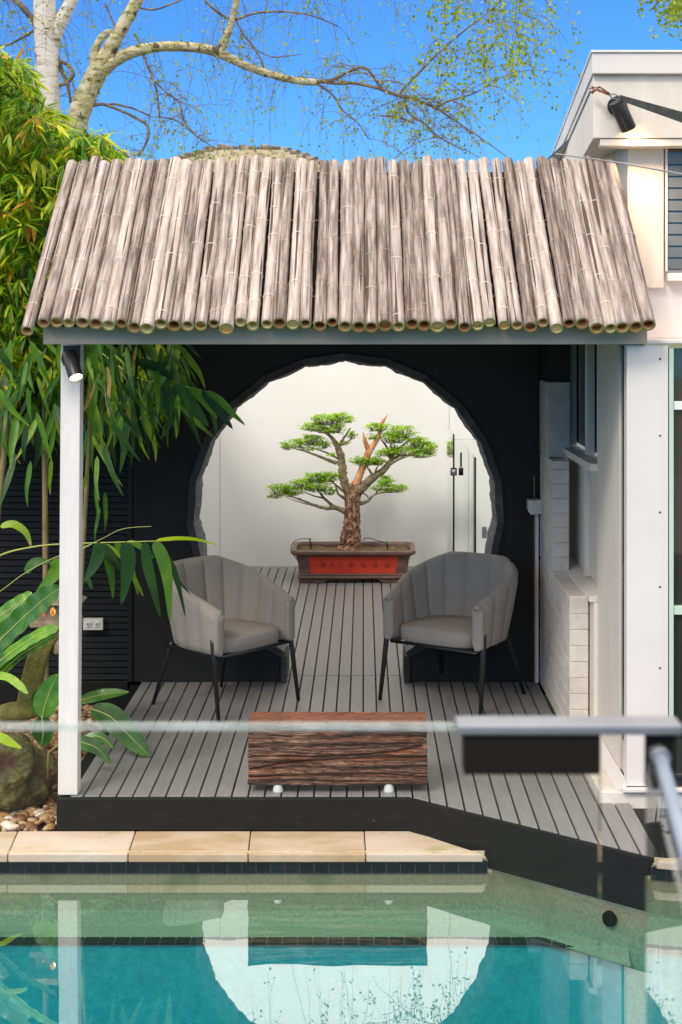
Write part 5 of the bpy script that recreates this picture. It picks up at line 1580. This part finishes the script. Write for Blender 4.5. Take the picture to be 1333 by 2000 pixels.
# culms
for (a, b, r) in (((30, 640), (-20, 1000), .028), ((48, 500), (0, 960), .018), ((85, 400), (90, 1360), .016), ((-40, 300), (-60, 1300), .02), ((190, 560), (150, 1300), .012)):
    p0, p1 = P(a[0], a[1], 8.7), P(b[0], b[1], 8.6)
    d = (p1 - p0) / abs(p1.z - p0.z); p2 = p1 + d * max(0, p1.z - GZ)
    mb = MB(); pp = [p0.lerp(p2, i / 20) for i in range(21)]; mb.tube(pp, [r * (1.12 if i % 3 == 0 else 1) for i in range(21)], 8); part('culm', mb, M['culm'], bam)
def spray(mb, mo, p, s, hang_=.3):
    # a fan of small bamboo leaves from a twig tip
    ax = Vector((U(-1, 1), U(-1, .6), U(-.7, .35))).normalized()
    for k in range(random.randint(4, 7)):
        d = (ax + Vector((U(-1, 1), U(-1, 1), U(-1, .5))) * .65).normalized()
        d.z -= hang_; d.normalize()
        tgt = mo if R() < .07 else mb
        L_ = s * U(.7, 1.25); W_ = L_ * U(.12, .19)
        up = Vector((U(-.5, .5), U(-.7, .3), 1))
        sd_ = d.cross(up).normalized(); nn_ = sd_.cross(d)
        b = len(tgt.v)
        m1 = p + d * L_ * .3; m2 = p + d * L_ * .68 - nn_ * L_ * .05; e = p + d * L_ - nn_ * L_ * .16
        tgt.v += [tuple(p), tuple(m1 + sd_ * W_ * .5 + nn_ * W_ * .1), tuple(m1 - sd_ * W_ * .5 + nn_ * W_ * .1), tuple(m2 + sd_ * W_ * .38), tuple(m2 - sd_ * W_ * .38), tuple(e)]
        tgt.face((b, b + 1, b + 2)); tgt.face((b + 1, b + 3, b + 4, b + 2)); tgt.face((b + 3, b + 5, b + 4))
mb = MB(); mo = MB()
zoneC = [(-60, 80), (20, 108), (60, 130), (72, 190), (118, 225), (130, 250), (200, 262), (238, 296), (245, 330), (150, 420), (110, 540), (70, 640), (125, 670), (125, 730), (-60, 780)]
cnt = 0
while cnt < 6500:
    px, py = U(-60, 245), U(80, 780)
    if not in_poly(px, py, zoneC): continue
    # thin the lower, darker interior a little
    D = U(8.3, 11.2)
    
    spray(mb, mo, P(px, py, D), U(.085, .15)); cnt += 1
cnt = 0
while cnt < 260:     # light sprays right of the post, under the eave
    px, py = U(160, 330), U(665, 800)
    spray(mb, mo, P(px, py, U(8.6, 9.5)), U(.10, .16), .8); cnt += 1
cnt = 0
while cnt < 3200:    # the clump goes on to the left of the frame
    px, py = U(-420, -55), U(60, 800)
    spray(mb, mo, P(px, py + U(0, 60), U(8.5, 11.2)), U(.10, .17)); cnt += 1
part('foliage', mb, M['leaf_mass'], bam, kind='stuff')
part('dry_foliage', mo, M['leaf_orange'], bam, kind='stuff')

# ================================================================= BIRCH TREES
TD = 15.0
def TP(px, py, dd=0): return P(px, py, TD + dd)
TS = TD / F
def grow_twigs(tw, lf, pth, n, length, leafp, spread=.25, leafs=(.020, .042), rr=.0026):
    for k in range(n):
        p = random.choice(pth) + Vector((U(-.05, .05), U(-.3, .3), 0))
        L_ = length * U(.35, 1.1); a = U(-spread, spread); sway = U(-.12, .12)
        q = [p]; st = 9
        up = U(.0, .5)
        v = Vector((math.sin(a) * 1.2, U(-.5, .5), up)).normalized()
        for i in range(st):
            v = (v + Vector((U(-.12, .12) + sway * .3, U(-.12, .12), -.42))).normalized()
            q.append(q[-1] + v * L_ / st)
        tw.tube(q, [rr * (1 - .65 * i / st) for i in range(st + 1)], 3, caps=False)
        for i in range(2, st + 1):
            if R() < leafp:
                for _ in range(random.randint(1, 3)):
                    c = q[i] + Vector((U(-.03, .03), U(-.03, .03), U(-.03, .03)))
                    lf.leaf(c, (U(-1, 1), U(-1, 1), U(-1, .2)), (U(-1, 1), -1, U(-1, 1)), U(*leafs), U(*leafs) * .7)
def branchlets(tw, lf, pth, n, length, leafp, rr=.009, spread=1.0, updir=.6, sub=4, twl=.8):
    # secondary branches that arch out and then hang twigs
    for k in range(n):
        p = random.choice(pth)
        L_ = length * U(.5, 1.2)
        v = Vector((U(-1, 1) * spread, U(-.7, .7), U(-.3, 1) * updir)).normalized()
        q = [p]
        for i in range(9):
            v = (v + Vector((U(-.22, .22), U(-.2, .2), -.12 + U(-.15, .15)))).normalized()
            q.append(q[-1] + v * L_ / 9)
        tw.tube(q, [rr * (1 - .75 * i / 9) for i in range(10)], 4, caps=False)
        grow_twigs(tw, lf, q[2:], sub, twl, leafp)

b1 = thing('birch_tree', 'white barked birch trunk rising at the upper left behind the bamboo', 'tree', TP(92, 1063))
mb = MB()
limb4(mb, [(95, 1066, 40), (92, 600, 34), (96, 400, 29), (93, 230, 25), (92, 120, 23), (88, 40, 22), (86, -60, 20), (90, -250, 15), (80, -420, 6)], TP, TS, 14, .03)
part('trunk', mb, M['birch'], b1)
mb = MB()
pa = limb4(mb, [(100, 90, 14), (120, 40, 13), (140, 0, 12), (165, -60, 9), (200, -160, 5)], TP, TS, 10, .05)
part('limb', mb, M['birch'], b1)
mb = MB(); tw = MB(); lf = MB()
pb = limb4(mb, [(78, 60, 6), (50, 20, 6), (20, -10, 5), (-40, -60, 3)], TP, TS, 7, .1)
pc = limb4(mb, [(105, 88, 5), (118, 130, 5), (132, 165, 4), (138, 200, 3)], TP, TS, 6, .1)
pd = limb4(mb, [(105, 172, 3), (130, 160, 4), (143, 145, 4), (135, 128, 4), (112, 116, 4)], TP, TS, 6, .1)
pe = limb4(mb, [(10, 90, 2), (40, 75, 2.5), (72, 55, 3)], TP, TS, 6, .1)
pf = limb4(mb, [(80, -100, 9), (20, -140, 7), (-60, -150, 4)], TP, TS, 6, .1)
part('small_limbs', mb, M['twig'], b1)
branchlets(tw, lf, pb + pe + pf, 16, .7, .35, .005, twl=.9)
grow_twigs(tw, lf, pa + pb + pe + pc, 80, 1.1, .35)
part('twigs', tw, M['twig'], b1, kind='stuff'); part('leaves', lf, M['leaf_birch'], b1, kind='stuff')

b2 = thing('birch_tree', 'mossy leaning birch whose long bough arches across the sky above the roof', 'tree', TP(60, 1063))
mb = MB()
limb4(mb, [(62, 1066, 40), (85, 700, 34), (120, 400, 27), (148, 250, 22), (165, 195, 21), (190, 140, 20), (212, 100, 15), (240, 50, 13), (268, 0, 12), (300, -80, 9), (330, -200, 6), (350, -330, 3)], TP, TS, 14, .05)
part('trunk', mb, M['birch2'], b2)
mb = MB()
arch = limb4(mb, [(188, 146, 18), (215, 124, 14), (250, 104, 12), (300, 92, 10), (350, 90, 10), (400, 95, 9.5), (435, 106, 9.5), (480, 128, 8), (530, 145, 7.5), (580, 157, 7), (620, 160, 7)], TP, TS, 10, .05)
part('limb', mb, M['birch2'], b2)
mb = MB()
a2 = limb4(mb, [(183, 128, 9), (186, 95, 8), (205, 66, 7), (225, 62, 6), (235, 45, 4)], TP, TS, 8, .05)
part('limb', mb, M['birch2'], b2)
mb = MB()
a3 = limb4(mb, [(428, 104, 9), (440, 75, 8), (452, 45, 6.5), (462, 5, 6), (475, -50, 4)], TP, TS, 8, .05)
part('limb', mb, M['birch2'], b2)
mb = MB()
P_ = {}
def lb(k, d): P_[k] = limb4(mb, [(q[0], q[1], q[2] * .62) for q in d], TP, TS, 6, .12, .15)
lb('r1', [(620, 160, 6.5), (650, 155, 6), (690, 135, 4.5), (715, 132, 4), (730, 150, 4.5), (745, 172, 5)])
lb('r2', [(615, 158, 5.5), (660, 162, 5), (700, 163, 5), (740, 172, 6), (780, 186, 6), (820, 196, 5), (855, 212, 4.5)])
lb('r3', [(780, 184, 5), (810, 150, 4.5), (850, 110, 3.5), (900, 65, 3), (960, 20, 2)])
lb('r4', [(855, 212, 4), (890, 235, 3), (930, 262, 2.5), (990, 305, 1.5)])
lb('r5', [(850, 210, 3.5), (880, 196, 3), (930, 180, 2.5), (980, 150, 1.5)])
lb('r6', [(790, 190, 4), (800, 222, 4), (830, 240, 3.5), (850, 262, 3), (900, 290, 2)])
lb('r7', [(620, 162, 4), (650, 185, 3.5), (670, 215, 3), (700, 240, 2.5), (720, 270, 2)])
lb('r8', [(740, 225, 3), (775, 228, 3), (810, 240, 3)])
lb('r9', [(400, 0, 4), (425, 22, 4.5), (455, 38, 4.5), (500, 25, 3.5), (560, 22, 3), (610, 30, 2.5), (660, 50, 2)])
lb('r10', [(168, 207, 8), (200, 203, 6), (235, 215, 5), (270, 232, 5), (288, 245, 5), (290, 265, 4.5), (280, 290, 4), (270, 305, 4)])
lb('r11', [(205, 205, 4), (225, 203, 4), (262, 212, 3.5), (292, 225, 3.5)])
lb('r12', [(262, 65, 4), (275, 85, 4.5), (285, 120, 4), (300, 155, 4), (308, 190, 3.5), (312, 228, 3)])
lb('r13', [(300, 155, 3), (325, 180, 3), (350, 200, 3), (362, 240, 2.5), (395, 275, 2)])
lb('r14', [(312, 228, 2.5), (345, 235, 2.5), (380, 262, 2), (420, 290, 1.5)])
lb('r15', [(462, 40, 3), (475, 65, 3.5), (495, 90, 3), (510, 115, 2.5), (516, 133, 2)])
lb('r16', [(262, 12, 2.5), (300, 18, 3.5), (340, 5, 3), (370, -8, 2)])
lb('r17', [(475, 80, 2), (530, 110, 2), (590, 105, 1.5)])
lb('r18', [(205, 5, 3), (220, 40, 3), (228, 62, 3)])
lb('r19', [(960, 20, 2), (1010, -30, 2), (1060, -60, 1)])
part('small_limbs', mb, M['twig'], b2)
tw = MB(); lf = MB()
allp = sum(P_.values(), [])
grow_twigs(tw, lf, [q for q in arch[20:] + P_['r2'] + P_['r6'] + P_['r7'] + P_['r14'] + P_['r13']], 70, 1.9, .5, .12)
grow_twigs(tw, lf, arch + a3 + P_['r9'] + P_['r12'] + P_['r15'] + P_['r13'], 100, 1.1, .35)
branchlets(tw, lf, P_['r2'][8:] + P_['r4'] + P_['r5'] + P_['r6'] + P_['r3'] + P_['r1'], 48, .75, .5, .005, sub=3, twl=.6)
branchlets(tw, lf, P_['r10'] + P_['r12'] + P_['r13'] + P_['r14'] + P_['r7'] + P_['r9'] + P_['r17'], 34, .65, .3, .0035, sub=2, twl=.6)
# upper crown hanging into the frame from above
crown = [TP(x_, y_, U(-.8, .8)) for x_, y_ in [(U(560, 1030), U(-140, 10)) for _ in range(120)]]
grow_twigs(tw, lf, crown, 95, 1.3, .4)
crown2 = [TP(x_, y_, U(-.8, .8)) for x_, y_ in [(U(840, 1060), U(-80, 130)) for _ in range(120)]]
grow_twigs(tw, lf, crown2, 150, .95, .75, leafs=(.03, .055))
crown3 = [TP(x_, y_, U(-.8, .8)) for x_, y_ in [(U(180, 620), U(-140, 0)) for _ in range(120)]]
grow_twigs(tw, lf, crown3, 60, 1.2, .35)
mb = MB()
for (x_, y_) in ((560, -60), (680, -100), (800, -80), (900, -60), (1000, -40)):
    limb4(mb, [(300, -90, 5), ((300 + x_) / 2, y_ - 60, 4), (x_, y_, 2), (x_ + 80, y_ + 60, 1.2)], TP, TS, 5, .1, .15)
part('small_limbs', mb, M['twig'], b2)
part('twigs', tw, M['twig'], b2, kind='stuff'); part('leaves', lf, M['leaf_birch'], b2, kind='stuff')
b3 = thing('birch_tree', 'leafy tree tip showing above the white house at the top right corner', 'tree', TP(1420, 1063))
mb = MB(); limb4(mb, [(1420, 1066, 40), (1410, 400, 30), (1400, 0, 22), (1390, -300, 8)], TP, TS, 10); part('trunk', mb, M['birch'], b3)
tw = MB(); lf = MB()
cr_ = [TP(x_, y_, U(-.5, .5)) for x_, y_ in [(U(1285, 1420), U(-90, 30)) for _ in range(50)]]
mb = MB(); limb4(mb, [(1400, -60, 8), (1350, -50, 5), (1300, -10, 3), (1270, 20, 1.5)], TP, TS, 6); part('limb', mb, M['twig'], b3)
grow_twigs(tw, lf, cr_, 110, .7, .9, leafs=(.035, .06))
part('twigs', tw, M['twig'], b3, kind='stuff'); part('leaves', lf, M['leaf_birch'], b3, kind='stuff')

# ================================================================= NEIGHBOUR HOUSE BEYOND
nh = thing('neighbour_house', 'distant house with lichen covered tiled roof above the bamboo ridge', 'house', (-3, 32, Z))
ND = 30.0
mb = MB(); mb.box(-4.8, .0, 28.6, 36, Z, 4.9); part('wall', mb, M['neighbour'], nh)
rt = thing
rz0, rz1 = 4.75, 5.70
def RP(px, py, D): return P(px, py, D)
# hipped roof: ridge from px 410..560, tile courses built as stepped rows
xl_, xr_ = -5.0, .2
rl, rr_ = P(425, 293, 32).x, P(550, 293, 32).x
zr = P(405, 293, 32).z
mb = MB(); nrow = 14
for k in range(nrow):
    t0_, t1_ = k / nrow, (k + 1) / nrow
    y0_, y1_ = 28.2 + 3.8 * t0_, 28.2 + 3.8 * t1_; z0_, z1_ = 4.8 + (zr - 4.8) * t0_, 4.8 + (zr - 4.8) * t1_
    xa0, xb0 = xl_ + (rl - xl_) * t0_, xr_ + (rr_ - xr_) * t0_; xa1, xb1 = xl_ + (rl - xl_) * t1_, xr_ + (rr_ - xr_) * t1_
    nt_ = max(3, int((xb0 - xa0) / .3))
    for j in range(nt_):
        u0, u1 = j / nt_, (j + .94) / nt_
        a = (xa0 + (xb0 - xa0) * u0, y0_, z0_ + .05 + U(0, .02)); b = (xa0 + (xb0 - xa0) * u1, y0_, z0_ + .05 + U(0, .02))
        c = (xa1 + (xb1 - xa1) * u1, y1_ + .02, z1_ + .01); d = (xa1 + (xb1 - xa1) * u0, y1_ + .02, z1_ + .01)
        mb.quad(a, b, c, d); mb.quad((a[0], a[1], a[2] - .05), (b[0], b[1], b[2] - .05), b, a)
part('roof_tiles', mb, M['rooftile'], nh, kind='stuff')
mb = MB()
for path in ([(rl, 32, zr), (rr_, 32, zr)], [(xl_, 28.2, 4.85), (rl, 32, zr)], [(xr_, 28.2, 4.85), (rr_, 32, zr)]):
    a, b = Vector(path[0]), Vector(path[1]); n = int((b - a).length / .4)
    for i in range(n):
        p, q = a.lerp(b, i / n), a.lerp(b, (i + .95) / n); mb.tube([p + Vector((0, 0, .06)), q + Vector((0, 0, .02))], [.06 + U(0, .03), .055], 8)
part('ridge_tiles', mb, M['ridgetile'], nh)
mb = MB(); mb.prism([(xl_ + .1, 4.75), (xr_ - .1, 4.75), (rr_, zr - .05), (rl, zr - .05)], 32.05, 36, 'y'); part('roof_back', mb, M['ridgetile'], nh)

# ================================================================= FOREGROUND GLASS FENCE
FD = 2.0
gf = thing('glass_fence', 'frameless glass pool fence panel across the foreground', 'glass fence', (-.5, FD, .45))
zt_ = P(0, 1419, FD).z
xr = XF(1172, FD)
mb = MB(); mb.box(-1.2, xr, FD - .006, FD + .006, .50, zt_ - .004); part('pane', mb, M['glass_clear'], gf)
mb = MB(); mb.box(-1.2, xr, FD - .0062, FD + .0062, zt_ - .004, zt_ + .004); part('top_edge', mb, M['glass_edge'], gf)
mb = MB(); mb.box(xr + .0002, xr + .0012, FD - .006, FD + .006, .50, zt_); part('side_edge', mb, glass('glass_edge_face', (.90, .93, .92), 1.35), gf)
for x_ in (-.9, -.1):
    mb = MB(); mb.box(x_ - .025, x_ + .025, FD - .03, FD + .03, .45, .62); part('spigot', mb, M['steel'], gf, bevel=.004)
gl = thing('gate_lock', 'blurred black pool gate latch with steel top bar in the foreground', 'gate latch', P(1035, 1505, FD))
a, b = P(904, 1505, FD), P(1168, 1424, FD)
mb = MB(); mb.box(a.x, b.x, FD - .022, FD + .022, a.z, b.z); part('latch_case', mb, M['latch_black'], gl, bevel=.003)
a, b = P(890, 1425, FD), P(1326, 1405, FD)
mb = MB(); mb.box(a.x, b.x, FD - .03, FD + .02, a.z, b.z); part('top_bar', mb, M['steel'], gl, bevel=.003)
a, b = P(1262, 1540, FD), P(1318, 1426, FD)
mb = MB(); mb.box(a.x, b.x, FD - .012, FD + .012, a.z, b.z); part('striker_case', mb, M['latch_black'], gl, bevel=.003)
mb = MB(); a = P(1285, 1470, FD - .02); mb.tube([a, a + Vector((0, -.03, 0))], .012, 12); part('pin', mb, M['steel'], gl)
gg = thing('glass_gate', 'open frameless glass gate panel with blue grey top rail at right foreground', 'glass gate', P(1258, 1600, FD))
ux = -.114
hx = XF(1262, FD)
zt2 = P(1290, 1462, FD).z
def gp(t, off=0): return (hx + ux * t * -1 * -1 + off, FD - .005 - t)
mb = MB(); a_, b_ = (hx, FD - .03), (hx + ux * 1.0 + .0, FD - 1.03)
nrm = Vector((b_[1] - a_[1], -(b_[0] - a_[0]))).normalized() * .005
mb.prism([(a_[0] - nrm.x, a_[1] - nrm.y), (b_[0] - nrm.x, b_[1] - nrm.y), (b_[0] + nrm.x, b_[1] + nrm.y), (a_[0] + nrm.x, a_[1] + nrm.y)], .5, zt2 - .008)
part('pane', mb, glass('gate_glass', (.90, .95, .93), 1.6), gg)
mb = MB(); mb.tube([(a_[0] + .012, a_[1], zt2), (b_[0] + .012, b_[1], zt2)], .009, 10); part('top_rail', mb, M['blue_steel'], gg)

# small debris: fallen leaves on the coping and deck edge
for px, py, D, s, lb_ in ((742, 1624, 7.24, .014, 'middle dry leaf of three against the black fascia on the coping'), (733, 1622, 7.25, .012, 'left dry leaf of three against the black fascia on the coping'), (752, 1622, 7.25, .010, 'right dry leaf of three against the black fascia on the coping'), (850, 1635, 7.12, .014, 'dry leaf alone beside the angled end of the coping')):
    mb = MB(); c = P(px, py, D); mb.leaf((c.x, D, COP + .004), (U(-1, 1), -.3, .25), (0, 0, 1), s * 1.6, s * .7)
    o = put('fallen_leaf', mb.mesh('fallen_leaf', M['leaf_orange'])); tag(o, lb_, 'leaf', 'dry leaves lying on the coping')
